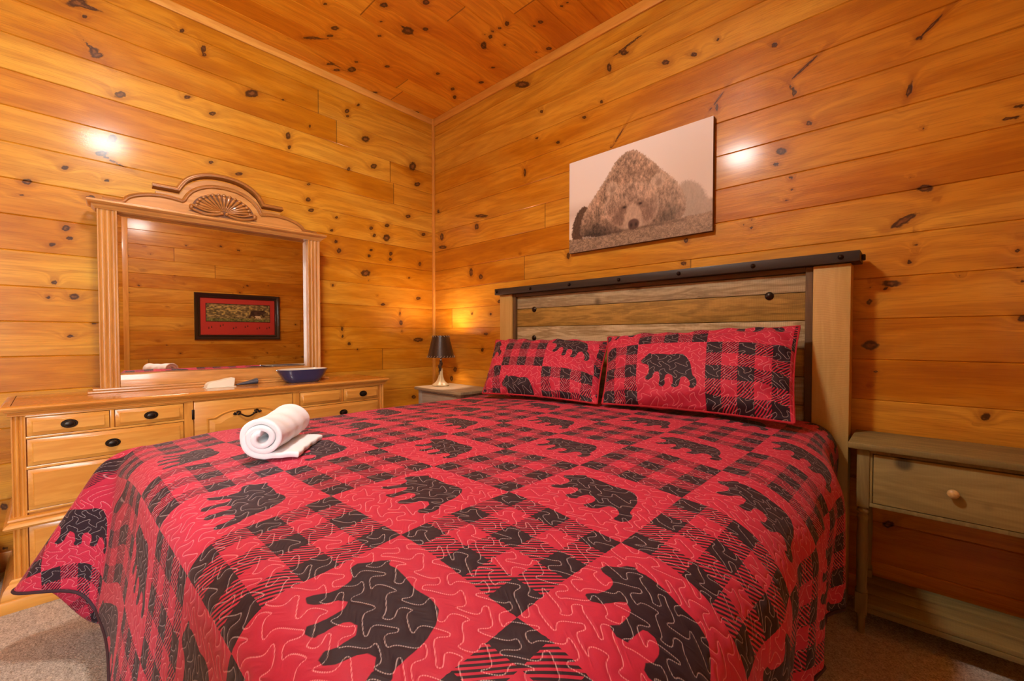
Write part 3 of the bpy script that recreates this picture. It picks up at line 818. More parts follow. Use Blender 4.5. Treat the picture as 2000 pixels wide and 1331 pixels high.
# ------------------------------------------------------------------ buffalo check and bear fabric
LP = .262                     # patch size
BEAR = [(848, 690), (852, 676), (872, 662), (880, 648), (888, 634), (898, 634), (904, 645), (925, 640), (960, 642), (1000, 648), (1040, 641), (1070, 645), (1092, 668),
        (1108, 700), (1115, 740), (1119, 762), (1135, 775), (1141, 800), (1132, 822), (1112, 826), (1100, 818), (1110, 802), (1098, 780), (1080, 768), (1062, 775),
        (1056, 800), (1046, 822), (1024, 828), (1010, 820), (1024, 802), (1022, 770), (1005, 758), (985, 762), (980, 790), (984, 812), (962, 822), (944, 814),
        (956, 796), (954, 755), (938, 740), (926, 755), (915, 780), (900, 794), (878, 792), (876, 778), (892, 765), (899, 740), (894, 715), (880, 705), (862, 702)]
BEARP = np.array([((x - 826) / 352.0, (912 - y) / 345.0) for x, y in BEAR])

def bear_sdf(px, py):
    """signed distance (in patch units) of points inside one patch to the bear silhouette"""
    p = np.stack([px, py], -1)
    a = BEARP; b = np.roll(BEARP, -1, 0)
    best = np.full(px.shape, 9.0); inside = np.zeros(px.shape, bool)
    for i in range(len(a)):
        e = b[i] - a[i]; w = p - a[i]
        t = np.clip((w @ e) / (e @ e), 0, 1)
        d = np.hypot(*(np.moveaxis(w - t[..., None] * e, -1, 0)))
        best = np.minimum(best, d)
        c = (a[i][1] > py) != (b[i][1] > py)
        xi = a[i][0] + (py - a[i][1]) * e[0] / (e[1] if abs(e[1]) > 1e-9 else 1e-9)
        inside ^= c & (px < xi)
    return np.where(inside, -best, best)

def fabric_attr(me, S, T, lp, s0, t0):
    """S, T: pattern coordinates per vertex in metres. Bear patches where i + j is even."""
    p = (S - s0) / lp; q = (T - t0) / lp
    fi, fj = np.floor(p), np.floor(q)
    d = np.full(S.shape, 1.0)
    # a vertex near a bear patch from outside also gets a proper distance
    for di in (-1, 0, 1):
        for dj in (-1, 0, 1):
            ci, cj = fi + di, fj + dj
            m = ((ci + cj) % 2 == 0)
            pp, qq = p - ci, q - cj
            m &= (pp > -.25) & (pp < 1.25) & (qq > -.25) & (qq < 1.25)
            if m.any():
                d[m] = np.minimum(d[m], bear_sdf(pp[m], qq[m]))
    at = me.attributes.new('bear', 'FLOAT', 'POINT'); at.data.foreach_set('value', (d * lp).astype(np.float32).reshape(-1))
    uvl = me.uv_layers.new(name='UVMap')
    li = np.empty(len(me.loops), dtype=np.int32); me.loops.foreach_get('vertex_index', li)
    uvs = np.stack([(S.reshape(-1)[li] - s0) / lp, (T.reshape(-1)[li] - t0) / lp], -1).astype(np.float32)
    uvl.data.foreach_set('uv', uvs.reshape(-1))

def fabric(name):
    k = NT(name)
    uv = k.n('ShaderNodeUVMap').outputs[0]
    p, q, _ = k.sep(uv)
    wv = k.noise(uv, 30, 2, .5)
    fz = k.math('MULTIPLY', k.math('SUBTRACT', wv, .5), .012)
    p2 = k.math('ADD', p, fz); q2 = k.math('ADD', q, fz)
    par = k.math('MODULO', k.math('ADD', k.math('ADD', k.math('FLOOR', p2), k.math('FLOOR', q2)), 200.0), 2.0)
    isb = k.math('LESS_THAN', k.math('ABSOLUTE', k.math('SUBTRACT', par, 0.0)), .5)
    ci = k.math('MODULO', k.math('FLOOR', k.math('MULTIPLY', k.math('FRACT', p2), 5.0)), 2.0)
    cj = k.math('MODULO', k.math('FLOOR', k.math('MULTIPLY', k.math('FRACT', q2), 5.0)), 2.0)
    ei = k.math('LESS_THAN', ci, .5); ej = k.math('LESS_THAN', cj, .5)
    both = k.math('MULTIPLY', ei, ej)
    one = k.math('ABSOLUTE', k.math('SUBTRACT', ei, ej))
    st = k.math('SINE', k.math('MULTIPLY', k.math('SUBTRACT', p, k.math('MULTIPLY', q, .9)), 2 * PI * 27))
    stripe = k.ramp(st, -.35, .25)
    chk = k.math('ADD', both, k.math('MULTIPLY', one, stripe), clamp=True)
    bs = k.attr('bear')[2]
    be = k.math('ADD', bs, k.math('MULTIPLY', fz, .12))
    bear = k.math('SUBTRACT', 1.0, k.ramp(be, -.0008, .0008))
    dark = k.math('ADD', k.math('MULTIPLY', isb, bear), k.math('MULTIPLY', k.math('SUBTRACT', 1.0, isb), chk), clamp=True)
    # meandering quilting stitches
    u = k.math('MULTIPLY', p, .262); v = k.math('MULTIPLY', q, .262)
    nz = k.noise(uv, 1.7, 1, .5)
    TP = 2 * PI
    def ph(x, w, p0): return k.math('ADD', k.math('MULTIPLY', x, TP / w), p0)
    def sc(fn, a_, m_): return k.math('MULTIPLY', k.math(fn, a_), m_)
    pa, pb_, pc = ph(v, .040, .6), ph(v, .17, 2.0), ph(u, .13, 1.0)
    u1 = k.math('ADD', k.math('ADD', u, sc('SINE', pa, .009)), k.math('ADD', sc('SINE', pb_, .010), k.math('MULTIPLY', nz, .03)))
    pd = ph(u1, .050, 0.0)
    v1 = k.math('ADD', k.math('ADD', v, sc('SINE', pd, .014)), k.math('ADD', sc('SINE', pc, .008), k.math('MULTIPLY', nz, .02)))
    cd = sc('COSINE', pd, .014 * TP / .050)
    gu = k.math('ADD', cd, sc('COSINE', pc, .008 * TP / .13))
    gv = k.math('ADD', 1.0, k.math('MULTIPLY', cd, k.math('ADD', sc('COSINE', pa, .009 * TP / .040), sc('COSINE', pb_, .010 * TP / .17))))
    gl = k.math('SQRT', k.math('ADD', k.math('MULTIPLY', gu, gu), k.math('MULTIPLY', gv, gv)))
    fr = k.math('FRACT', k.math('DIVIDE', v1, .030))
    dd = k.math('DIVIDE', k.math('MULTIPLY', k.math('ABSOLUTE', k.math('SUBTRACT', fr, .5)), .030), k.math('MAXIMUM', gl, .25))
    gap = k.ramp(k.math('SINE', k.math('MULTIPLY', k.math('ADD', u, v), 2 * PI / .004)), -.9, -.4)
    stitch = k.math('MULTIPLY', k.math('SUBTRACT', 1.0, k.ramp(dd, .0005, .0012)), gap)
    fuzz = k.noise(uv, 170, 3, .65)
    red = k.mix(k.math('MULTIPLY', fuzz, .5), srgb(200, 52, 80), srgb(168, 32, 58))
    blk = k.mix(k.math('MULTIPLY', fuzz, .6), srgb(52, 38, 48), srgb(34, 24, 32))
    col = k.mix(dark, red, blk)
    thr = k.mix(dark, srgb(246, 160, 168), srgb(190, 178, 180))
    col = k.mix(k.math('MULTIPLY', stitch, .72), col, thr)
    puff = k.math('SUBTRACT', 1.0, k.math('POWER', 2.718, k.math('MULTIPLY', dd, -260.0)))
    h = k.math('ADD', puff, k.math('MULTIPLY', fuzz, .05))
    k.set(Base_Color=col, Roughness=.62, Specular_IOR_Level=.22, Sheen_Weight=.08, Sheen_Roughness=.45, Sheen_Tint=(1, .75, .75, 1))
    k.bump(h, .42, .0030)
    return k.m
M_FAB = fabric('bear_check_quilting')

# ---- quilt
X0, X1, YF, YH = 1.14, 2.73, -2.055, -.16
RL, RR, RF = .16, .18, .072
LS, LR, LF = .58, .57, .55
def prof(a, rad):
    """rounded edge then straight down: (out, down)"""
    ph = np.clip(a / rad, 0, PI / 2)
    o = rad * np.sin(ph); d = rad * (1 - np.cos(ph)) + np.maximum(0, a - rad * PI / 2)
    return o, d
def ss(x, a, b):
    t = np.clip((x - a) / (b - a), 0, 1); return t * t * (3 - 2 * t)
res = .0115
pp = np.concatenate([np.linspace(-LS, 0, 54)[:-1], np.linspace(0, X1 - X0, 139), (X1 - X0) + np.linspace(0, LR, 58)[1:]])
qq = np.concatenate([np.linspace(-LF, 0, 56)[:-1], np.linspace(0, YH - YF, 165)])
Pg, Qg = np.meshgrid(pp, qq)
W = X1 - X0
aL = np.maximum(0, -Pg); aR = np.maximum(0, Pg - W); bF = np.maximum(0, -Qg)
bx = X0 + np.clip(Pg, 0, W); by = YF + np.clip(Qg, 0, None)
side = np.maximum(aL / LS, aR / LR); fr_ = bF / LF
def ztop(x, y):
    z = .752 - .030 * ss(-x, -1.75, -1.10) - .022 * ss(x, 2.45, 2.80) - .016 * ss(-y, 1.80, 2.06)
    z = z + .003 * np.sin(x * 7 + y * 3) * np.sin(y * 5.2 - x * 2) + .0015 * np.sin(x * 19 + 1) * np.sin(y * 17)
    return z
zt = ztop(bx, by)
foot_out = lambda x: .058 + .006 * np.sin(x * 8.0)
S = X0 + Pg; T = YF + Qg
X = bx.copy(); Y = by.copy(); Z = zt.copy()
# left side
m = (aL > 0) & (bF == 0)
o, d = prof(aL, RL); X[m] -= o[m]; Z[m] -= d[m]
X[m] -= ((aL / .5) ** 1.5 * (.02 + .018 * np.sin(by * 11)))[m]
# right side
m = (aR > 0) & (bF == 0)
o, d = prof(aR, RR); X[m] += o[m]; Z[m] -= d[m]
fd = (np.clip(aR - .12, 0, 1) / .45) ** 1.1
X[m] -= (.065 * ss(by, -.62, -.36) * ss(aR, 0, .3))[m]
fd = fd * (1 - .7 * ss(by, -.62, -.36))
X[m] += (fd * (-.030 + .026 * np.sin(by * 17.0 + .6) + .014 * np.sin(by * 39 + 2)))[m]
# foot
m = (bF > 0) & (aL == 0) & (aR == 0)
o, d = prof(bF, RF); Y[m] -= o[m]; Z[m] -= d[m]
Y[m] -= ((bF / .5) ** 1.2 * foot_out(bx))[m]
fin_q = lambda r: .52 * np.maximum(0, r - .05)
S[m] += (.235 * (1 - ss(bx, X0, X0 + .50)) * ss(bF, .05, .25))[m]; T[m] += (.09 * (1 - ss(bx, X0, X0 + .40)) * ss(bF, .05, .25))[m]
wf = .0 * bx
X[m] -= (wf * fin_q(bF) * .62)[m]; Y[m] -= (wf * fin_q(bF) * .62)[m]
Z[m] += (wf * bF * .10)[m]
# corners
for (mask, aa, sx, xc, RS, Lside, fin) in (((aL > 0) & (bF > 0), aL, -1, X0, RL, LS, 1.0), ((aR > 0) & (bF > 0), aR, 1, X1, RR, LR, .30)):
    m = mask
    a = aa / Lside; b = bF / LF
    r = np.maximum(a, b)
    th = np.where(a >= b, (b / np.maximum(a, 1e-6)) * PI / 4, PI / 2 - (a / np.maximum(b, 1e-6)) * PI / 4)
    L = Lside + (LF - Lside) * (th / (PI / 2))
    rr = r * L * (1 + .05 * np.sin(2 * th) + (.36 if sx < 0 else 0) * np.exp(-((th - .32) / .28) ** 2) * ss(th, 0, .2))
    rad = RS + (RF - RS) * ss(th, 0, PI / 2)
    o, d = prof(rr, rad)
    ct, st_ = np.cos(th), np.sin(th)
    S[m] = (xc + sx * rr * ct)[m]; T[m] = (YF - rr * st_)[m]
    x = xc + sx * ct * o; y = YF - st_ * o; z = ztop(np.full_like(x, xc), np.full_like(x, YF)) - d
    if fin == 1.0:
        w = np.where(th > .85, ss(-th, -PI / 2, -.85), ss(th, 0, .85))
        x = x - w * fin_q(rr) * .70; y = y - w * fin_q(rr) * .78
        z = z + w * rr * .12 + .05 * ss(th, .85, 1.3) * (1 - ss(th, 1.3, PI / 2)) * ss(rr, .2, .6)
        g = ss(th, 0, PI / 3) * ss(rr, .05, .25)
        S[m] += (.235 * g)[m]; T[m] += (.09 * g)[m]
        lat = np.sin(th * 2) ** 2 * np.sin(4 * th) * .16 * np.maximum(0, rr - .1)
        x = x - lat * .7; y = y + lat * .7
        hemlift = 0
        x = x - ss(th, 0, .3) * 0
        fl = (rr / .5) ** 1.5 * (.02 + .018 * np.sin(YF * 11)) * (1 - ss(th, 0, .5)); x = x - fl
        ff = (rr / .5) ** 1.2 * foot_out(X0) * ss(th, PI / 2 - .5, PI / 2); y = y - ff
    else:
        w = np.sin(2 * th) ** 2
        x = x + w * rr * .12; y = y - w * rr * .06
        fl = (np.clip(rr - .12, 0, 1) / .45) ** 1.1 * (-.030 + .026 * math.sin(YF * 17.0 + .6) + .014 * math.sin(YF * 39 + 2)) * (1 - ss(th, 0, .5)); x = x + fl
        ff = (rr / .5) ** 1.2 * foot_out(X1) * ss(th, PI / 2 - .5, PI / 2); y = y - ff
    X[m] = x[m]; Y[m] = y[m]; Z[m] = z[m]
Z = np.maximum(Z, .012)
nq, npn = X.shape
idx = np.arange(nq * npn).reshape(nq, npn)
F = np.stack([idx[:-1, :-1], idx[:-1, 1:], idx[1:, 1:], idx[1:, :-1]], -1).reshape(-1, 4)
quilt = thing('quilt', (1.9, -1.15, .75), 'red and black buffalo check quilt with bear patches spread over the bed', 'quilt')
me = bpy.data.meshes.new('quilt_cover')
me.from_pydata((np.stack([X, Y, Z], -1).reshape(-1, 3) - np.array([1.9, -1.15, .75])).tolist(), [], F.tolist())
fabric_attr(me, S, T, LP, 2.436, -1.626)
qo = obj_from_mesh('cover', me, M_FAB, quilt, 180)
md = qo.modifiers.new('thickness', 'SOLIDIFY'); md.thickness = .009; md.offset = -1
# bound edge
hem = [(X[i, 0], Y[i, 0], Z[i, 0]) for i in range(nq - 1, -1, -3)] + [(X[0, j], Y[0, j], Z[0, j]) for j in range(0, npn, 3)] + [(X[i, -1], Y[i, -1], Z[i, -1]) for i in range(0, nq, 3)]
bm = nb(); tube(bm, hem, .0055, 6)
obj('binding', fixn(bm), plain('dark_binding', srgb(58, 34, 44), .8), quilt)

# ---- pillows
def pillow(label, cors, thick, s0, t0, wm, hm, lp, side=0):
    """cors: BL, BR, TR, TL of the sham; pattern window of wm x hm metres"""
    BL, BR, TR, TL = [Vector(c) for c in cors]
    nrm = (BR - BL).cross(TL - BL).normalized()
    cen = (BL + BR + TR + TL) / 4
    root = thing('pillow', (cen.x, cen.y, min(c.z for c in (BL, BR))), label, 'pillow', None)
    n, m_ = 76, 46
    us = np.linspace(-1, 1, n); vs = np.linspace(-1, 1, m_)
    us = np.sin(us * PI / 2 * .86) / math.sin(PI / 2 * .86); vs = np.sin(vs * PI / 2 * .86) / math.sin(PI / 2 * .86)
    UU, VV = np.meshgrid(us, vs)
    def face(sgn):
        f = (1 - np.abs(UU) ** 3.2).clip(0) ** .62 * (1 - np.abs(VV) ** 2.6).clip(0) ** .62
        # puckers near the seams
        edge = np.maximum(np.abs(UU), np.abs(VV))
        puck = (ss(edge, .45, .85) * (1 - ss(edge, .93, 1.0))) * (np.sin(UU * 21 + VV * 9 + side) * .5 + np.sin(VV * 17 - UU * 7 + side * 2) * .6)
        pinch_u = 1 - .045 * (1 - np.abs(UU) ** 2) * 0 - .030 * (1 - VV ** 2) * np.abs(UU) ** 3
        pinch_v = 1 - .060 * (1 - UU ** 2) * np.abs(VV) ** 3
        a = (UU * pinch_u + 1) / 2; b = (VV * pinch_v + 1) / 2
        P = ((1 - a) * (1 - b))[..., None] * np.array(BL) + (a * (1 - b))[..., None] * np.array(BR) + (a * b)[..., None] * np.array(TR) + ((1 - a) * b)[..., None] * np.array(TL)
        return P + (sgn * thick * f + sgn * .010 * puck)[..., None] * np.array(nrm)
    A, B = face(1), face(-1)
    # sheet: front + back joined along the seam
    NV = n * m_
    P = np.concatenate([A.reshape(-1, 3), B.reshape(-1, 3)])
    idx = np.arange(NV).reshape(m_, n)
    f1 = np.stack([idx[:-1, :-1], idx[:-1, 1:], idx[1:, 1:], idx[1:, :-1]], -1).reshape(-1, 4)
    f2 = f1[:, ::-1] + NV
    me = bpy.data.meshes.new('sham')
    me.from_pydata((P - np.array(root.location)).tolist(), [], np.concatenate([f1, f2]).tolist())
    Sx = (UU + 1) / 2 * wm; Tx = (VV + 1) / 2 * hm
    fabric_attr(me, np.concatenate([Sx.reshape(-1), Sx.reshape(-1)]), np.concatenate([Tx.reshape(-1), Tx.reshape(-1)]), lp, s0, t0)
    o = obj_from_mesh('sham', me, M_FAB, root, 180)
    # piped seam
    ring = [A[0, j] for j in range(n)] + [A[i, -1] for i in range(1, m_)] + [A[-1, j] for j in range(n - 2, -1, -1)] + [A[i, 0] for i in range(m_ - 2, 0, -1)]
    bm = nb(); tube(bm, [tuple(p) for p in ring[::2]] + [tuple(ring[0])], .0045, 6)
    obj('seam', fixn(bm), M_SEAM, root)
    return root
M_SEAM = plain('red_seam', srgb(186, 36, 52), .8)
pillow('right hand bear and check sham, leaning upright against the headboard', [(1.990, -.520, .768), (2.745, -.455, .768), (2.715, -.200, 1.125), (1.845, -.225, 1.080)], .088, .235 * .80, -.010, .80, .42, .30, 4)
pillow('left hand bear and check sham, cut bears at its upper corners', [(1.250, -.595, .758), (1.975, -.540, .768), (1.850, -.225, 1.055), (.990, -.225, 1.060)], .080, .15, -.165, .80, .42, .31, 1)
# pale edge of the pillow inside, showing between the two shams

# ---- rolled towel
M_TOWEL = NT('white_terry')
k = M_TOWEL; tc = k.n('ShaderNodeTexCoord').outputs['Object']; nz = k.noise(tc, 420, 3, .7); nz2 = k.noise(tc, 30, 2)
k.set(Base_Color=srgb(244, 243, 242), Roughness=.95, Sheen_Weight=.4, Specular_IOR_Level=.1)
k.bump(k.math('ADD', nz, k.math('MULTIPLY', nz2, .6)), .5, .003)
tow = thing('rolled_towel', (1.74, -1.80, .752), 'white terry towel rolled up on the quilt, loose flap underneath', 'towel')
axis = Vector((-.185, .143, 0)).normalized(); perp = Vector((.143, .185, 0)).normalized()
c0 = Vector((1.800, -1.905, 0)); LEN = .235; ZB = .7575
# spiral centreline in the (perp, z) plane
turns = 2.5; R0, R1 = .013, .053
sp = []
NS = 130
for i in range(NS + 1):
    t = i / NS; a = -PI / 2 - (1 - t) * turns * 2 * PI; r = R0 + (R1 - R0) * t
    wob = 1 + .05 * math.sin(a * 3 + 1) * t
    sp.append((math.cos(a) * r * wob * 1.05, r * math.sin(a) * .98 + R1 + .004, t))
# last point at the bottom, runs out into the flap
for i in range(1, 17):
    t = i / 16
    sp.append((.092 * t, .004 + .006 * math.sin(PI * t) * .6, 1.0))
bm = nb(); TH = .0078; rows = []
na = 30
for j in range(na + 1):
    u = j / na; row = []
    sag = 1 - .06 * math.sin(PI * u * 1.1 + .3)
    for i, (a, z, t) in enumerate(sp):
        pa, pz = sp[max(i - 1, 0)], sp[min(i + 1, len(sp) - 1)]
        tx, tz = pz[0] - pa[0], pz[1] - pa[1]; l = math.hypot(tx, tz) or 1; nx, nz_ = -tz / l, tx / l
        tele = .006 * math.sin(i * .13) * (1 - t) + (.010 * (1 - t))
        al = -tele + (LEN + 0) * u
        if i > NS: al = -.004 + LEN * u * 1.0 + .012 * (i - NS) / 16 * (1 - 2 * u) + .004 * math.sin((i - NS) * .6)
        rr_ = (a * sag + .0016 * math.sin(u * 23 + i * .11), z * sag + (.0012 * math.sin(u * 17 + i * .2) if i < NS else 0))
        p = c0 + axis * al + perp * rr_[0]; p.z = ZB + max(rr_[1], .001)
        row.append((p, perp * nx + Vector((0, 0, nz_))))
    rows.append(row)
nI = len(sp)
top = [[bm.verts.new(p + n_ * TH) for p, n_ in row] for row in rows]
bot = [[bm.verts.new(p - n_ * TH) for p, n_ in row] for row in rows]
for L_, fl in ((top, False), (bot, True)):
    for j in range(na):
        for i in range(nI - 1):
            f = (L_[j][i], L_[j][i + 1], L_[j + 1][i + 1], L_[j + 1][i]); bm.faces.new(f[::-1] if fl else f)
for i in range(nI - 1):
    bm.faces.new((top[0][i], bot[0][i], bot[0][i + 1], top[0][i + 1])); bm.faces.new((top[na][i], top[na][i + 1], bot[na][i + 1], bot[na][i]))
for j in range(na):
    bm.faces.new((top[j][0], top[j + 1][0], bot[j + 1][0], bot[j][0])); bm.faces.new((top[j][-1], bot[j][-1], bot[j + 1][-1], top[j + 1][-1]))
to = obj('terry_cloth', fixn(bm), M_TOWEL.m, tow, 180)
md = to.modifiers.new('soft', 'SUBSURF'); md.levels = 1; md.render_levels = 1

# ------------------------------------------------------------------ bedside tables
def table(name, x0, x1, yb, yf, H, mats, label, frame_top, group=None):
    """top x0..x1, back yb, front yf; turned front legs, one drawer, slatted lower shelf"""
    mt, mw, md_, mk = mats
    root = thing(name, ((x0 + x1) / 2, (yb + yf) / 2, 0), label, 'nightstand')
    bm = nb(); box(bm, x0, x1, yf, yb, H - .022, H, .004); obj('table_top', bm, mt, root)
    a0, a1, f, b = x0 + .025, x1 - .025, yf + .022, yb - .012
    w = .036
    zb = H - .235
    for lx in (a0, a1 - w):
        for ly in (f, b - w):
            bm = nb(); cx, cy = lx + w / 2, ly + w / 2
            box(bm, lx, lx + w, ly, ly + w, zb, H - .023, .002)
            r = w / 2
            lathe(bm, [(r * .75, zb + .001), (r * .70, zb - .006), (r * .98, zb - .012), (r * 1.02, zb - .018), (r * .78, zb - .024), (r * .72, zb - .030), (r * .95, zb - .036),
                       (r * 1.0, zb - .042), (r * .82, zb - .050), (r * .80, zb - .058), (r * .92, zb - .10), (r * .96, zb - .16), (r * .86, .20), (r * .80, .168), (r * .98, .160),
                       (r * .98, .153), (r * .8, .148)], cx, cy, 24)
            box(bm, lx, lx + w, ly, ly + w, .075, .149, .002)
            lathe(bm, [(r * .85, .076), (r * .9, .066), (r * .72, .058), (r * .62, .0)], cx, cy, 20)
            obj('leg', fixn(bm), mw, root)
    bm = nb()
    box(bm, a0 + .006, a0 + .022, f + w, b - w, zb + .012, H - .023, .001); box(bm, a1 - .022, a1 - .006, f + w, b - w, zb + .012, H - .023, .001)
    box(bm, a0 + w, a1 - w, b - .022, b - .006, zb + .012, H - .023, .001)
    obj('apron', bm, mw, root)
    bm = nb(); box(bm, a0 + w, a1 - w, f + .004, f + .018, H - .036, H - .023, .001); box(bm, a0 + w, a1 - w, f + .004, f + .018, zb + .006, zb + .020, .001)
    box(bm, a0 + w, a0 + w + .008, f + .004, f + .018, zb + .020, H - .036, .001); box(bm, a1 - w - .008, a1 - w, f + .004, f + .018, zb + .020, H - .036, .001)
    obj('drawer_surround', bm, mw, root)
    bm = nb(); box(bm, a0 + w + .010, a1 - w - .010, f + .001, f + .16, zb + .022, H - .039, .003)
    dr = obj('drawer', bm, md_, root)
    kx, kz = (x0 + x1) / 2, (zb + .022 + H - .039) / 2
    bm = nb(); n = 20
    rings = [[bm.verts.new((kx + r * math.cos(2 * PI * q / n), f + .001 - h, kz + r * math.sin(2 * PI * q / n))) for q in range(n)]
             for r, h in [(.007, 0), (.006, .008), (.012, .012), (.015, .018), (.014, .024), (.009, .029), (.001, .031)]]
    for A, B in zip(rings, rings[1:]):
        for q in range(n): bm.faces.new((A[q], A[(q + 1) % n], B[(q + 1) % n], B[q]))
    bm.faces.new(rings[0][::-1]); bm.faces.new(rings[-1])
    obj('knob', fixn(bm), mk, dr)
    bm = nb()
    ns = 3; d_ = (b - f - .004) / ns
    for i in range(ns): box(bm, a0 + .004, a1 - .004, f + .002 + i * d_ + .001, f + .002 + (i + 1) * d_ - .001, .104, .120, .002)
    box(bm, a0 + w, a1 - w, f + .004, f + .016, .084, .103, .001); box(bm, a0 + w, a1 - w, b - .016, b - .004, .084, .103, .001)
    obj('shelf', bm, mt, root)
    return root
T1 = wood('weathered_tan_top', srgb(150, 136, 80), srgb(104, 90, 48), 'x', 1.3, .6, .0, saw=.1)
T2 = wood('weathered_tan_leg', srgb(152, 136, 80), srgb(106, 90, 48), 'z', 1.3, .6, .0)
T3 = wood('weathered_tan_drawer', srgb(170, 154, 94), srgb(124, 108, 60), 'x', 1.2, .6, .0, knots=.6, saw=.08)
T4 = wood('pale_turned_knob', srgb(222, 186, 118), srgb(190, 150, 86), 'y', 2.0, .4, .1)
table('console_table', 2.885, 3.425, -.016, -.310, .700, (T1, T2, T3, T4), 'weathered tan side table with turned legs right of the headboard', 'x')
G1 = wood('grey_washed_top', srgb(184, 168, 132), srgb(140, 122, 90), 'x', 1.3, .6, .0, saw=.1)
G2 = wood('grey_washed_leg', srgb(190, 184, 168), srgb(146, 136, 116), 'z', 1.3, .6, .0)
G3 = wood('grey_washed_drawer', srgb(196, 184, 160), srgb(158, 142, 116), 'x', 1.2, .6, .0, saw=.08)
table('nightstand', .245, .795, -.026, -.375, .700, (G1, G2, G3, T4), 'grey washed nightstand in the room corner, carrying the lamp', 'x')

# ------------------------------------------------------------------ lamp
lx, ly = .352, -.200
lamp = thing('table_lamp', (lx, ly, .70), 'small lamp with dark laced leather shade on the corner nightstand', 'lamp')
M_IVORY = plain('ivory_resin', srgb(206, 190, 146), .35, 0, .3, 40, .2)
M_LBRN = plain('dark_resin', srgb(64, 44, 30), .4, 0, .3, 40, .2)
bm = nb(); n = 40; rings = []
for r, z in [(.062, .700), (.066, .704), (.062, .712), (.046, .722), (.030, .740), (.020, .765), (.015, .79), (.014, .82), (.012, .835)]:
    rings.append([bm.verts.new((lx + r * (1 + .10 * math.sin(5 * 2 * PI * q / n) * (1 if z > .705 else .3)) * math.cos(2 * PI * q / n), ly + r * (1 + .10 * math.sin(5 * 2 * PI * q / n) * (1 if z > .705 else .3)) * math.sin(2 * PI * q / n), z)) for q in range(n)])
for A, B in zip(rings, rings[1:]):
    for q in range(n): bm.faces.new((A[q], A[(q + 1) % n], B[(q + 1) % n], B[q]))
bm.faces.new(rings[0][::-1]); bm.faces.new(rings[-1])
obj('base', fixn(bm), M_IVORY, lamp)
bm = nb()
sphere(bm, (lx, ly, .872), .014, .014, .022); sphere(bm, (lx + .004, ly - .006, .895), .010, .010, .012); sphere(bm, (lx - .006, ly - .008, .850), .014, .010, .020)
tube(bm, [(lx + .010, ly - .008, .865), (lx + .014, ly - .012, .84), (lx + .008, ly - .012, .815)], [.007, .006, .004], 8)
tube(bm, [(lx - .008, ly - .008, .865), (lx - .016, ly - .012, .85), (lx - .020, ly - .014, .862)], [.006, .005, .003], 8)
tube(bm, [(lx, ly - .003, .85), (lx - .002, ly - .014, .815), (lx, ly - .012, .785)], [.008, .007, .003], 8)
tube(bm, [(lx, ly, .83), (lx, ly, .93)], .006, 10)
obj('stem', fixn(bm), M_LBRN, lamp)
k = NT('dark_leather')
tc = k.n('ShaderNodeTexCoord').outputs['Object']; nz = k.noise(tc, 90, 3)
k.set(Base_Color=k.mix(nz, srgb(74, 56, 42), srgb(44, 32, 24)), Roughness=.33, Coat_Weight=.4)
k.bump(nz, .2, .002)
bm = nb(); n = 48
za, zb_ = .922, 1.092; ra, rb = .106, .064
rings = []
for r, z in [(ra, za), (rb, zb_), (rb - .0025, zb_), (ra - .0025, za)]:
    rings.append([bm.verts.new((lx + r * math.cos(2 * PI * q / n), ly + r * math.sin(2 * PI * q / n), z)) for q in range(n)])
for i in range(4):
    A, B = rings[i], rings[(i + 1) % 4]
    for q in range(n): bm.faces.new((A[q], A[(q + 1) % n], B[(q + 1) % n], B[q]))
shade = obj('lamp_shade', fixn(bm), k.m, lamp)
M_LACE = plain('pale_lace', srgb(196, 180, 150), .7)
for r0, z0_, dz, nn in ((ra, za, .014, 26), (rb, zb_, -.012, 18)):
    bm = nb()
    for q in range(nn):
        a = 2 * PI * q / nn; a2 = a + 2 * PI / nn * .45; r2 = r0 - (ra - rb) / (zb_ - za) * dz
        c1 = (lx + (r0 + .002) * math.cos(a), ly + (r0 + .002) * math.sin(a), z0_); c2 = (lx + (r2 + .0035) * math.cos(a2), ly + (r2 + .0035) * math.sin(a2), z0_ + dz)
        tube(bm, [c1, c2], .0014, 6)
    obj('lacing', fixn(bm), M_LACE, shade)
k = NT('warm_bulb'); k.set(Base_Color=(1, .9, .8, 1), Emission_Color=(1.0, .62, .34, 1), Emission_Strength=14.0)
bm = nb(); sphere(bm, (lx, ly, 1.015), .026, .026, .034)
obj('bulb', bm, k.m, lamp)
ld = bpy.data.lights.new('lamp_light', 'POINT'); ld.energy = 11.0; ld.color = (1.0, .66, .50); ld.shadow_soft_size = .03
lo = bpy.data.objects.new('lamp_light', ld); COL.objects.link(lo); lo.location = (0, 0, .36); lo.parent = lamp

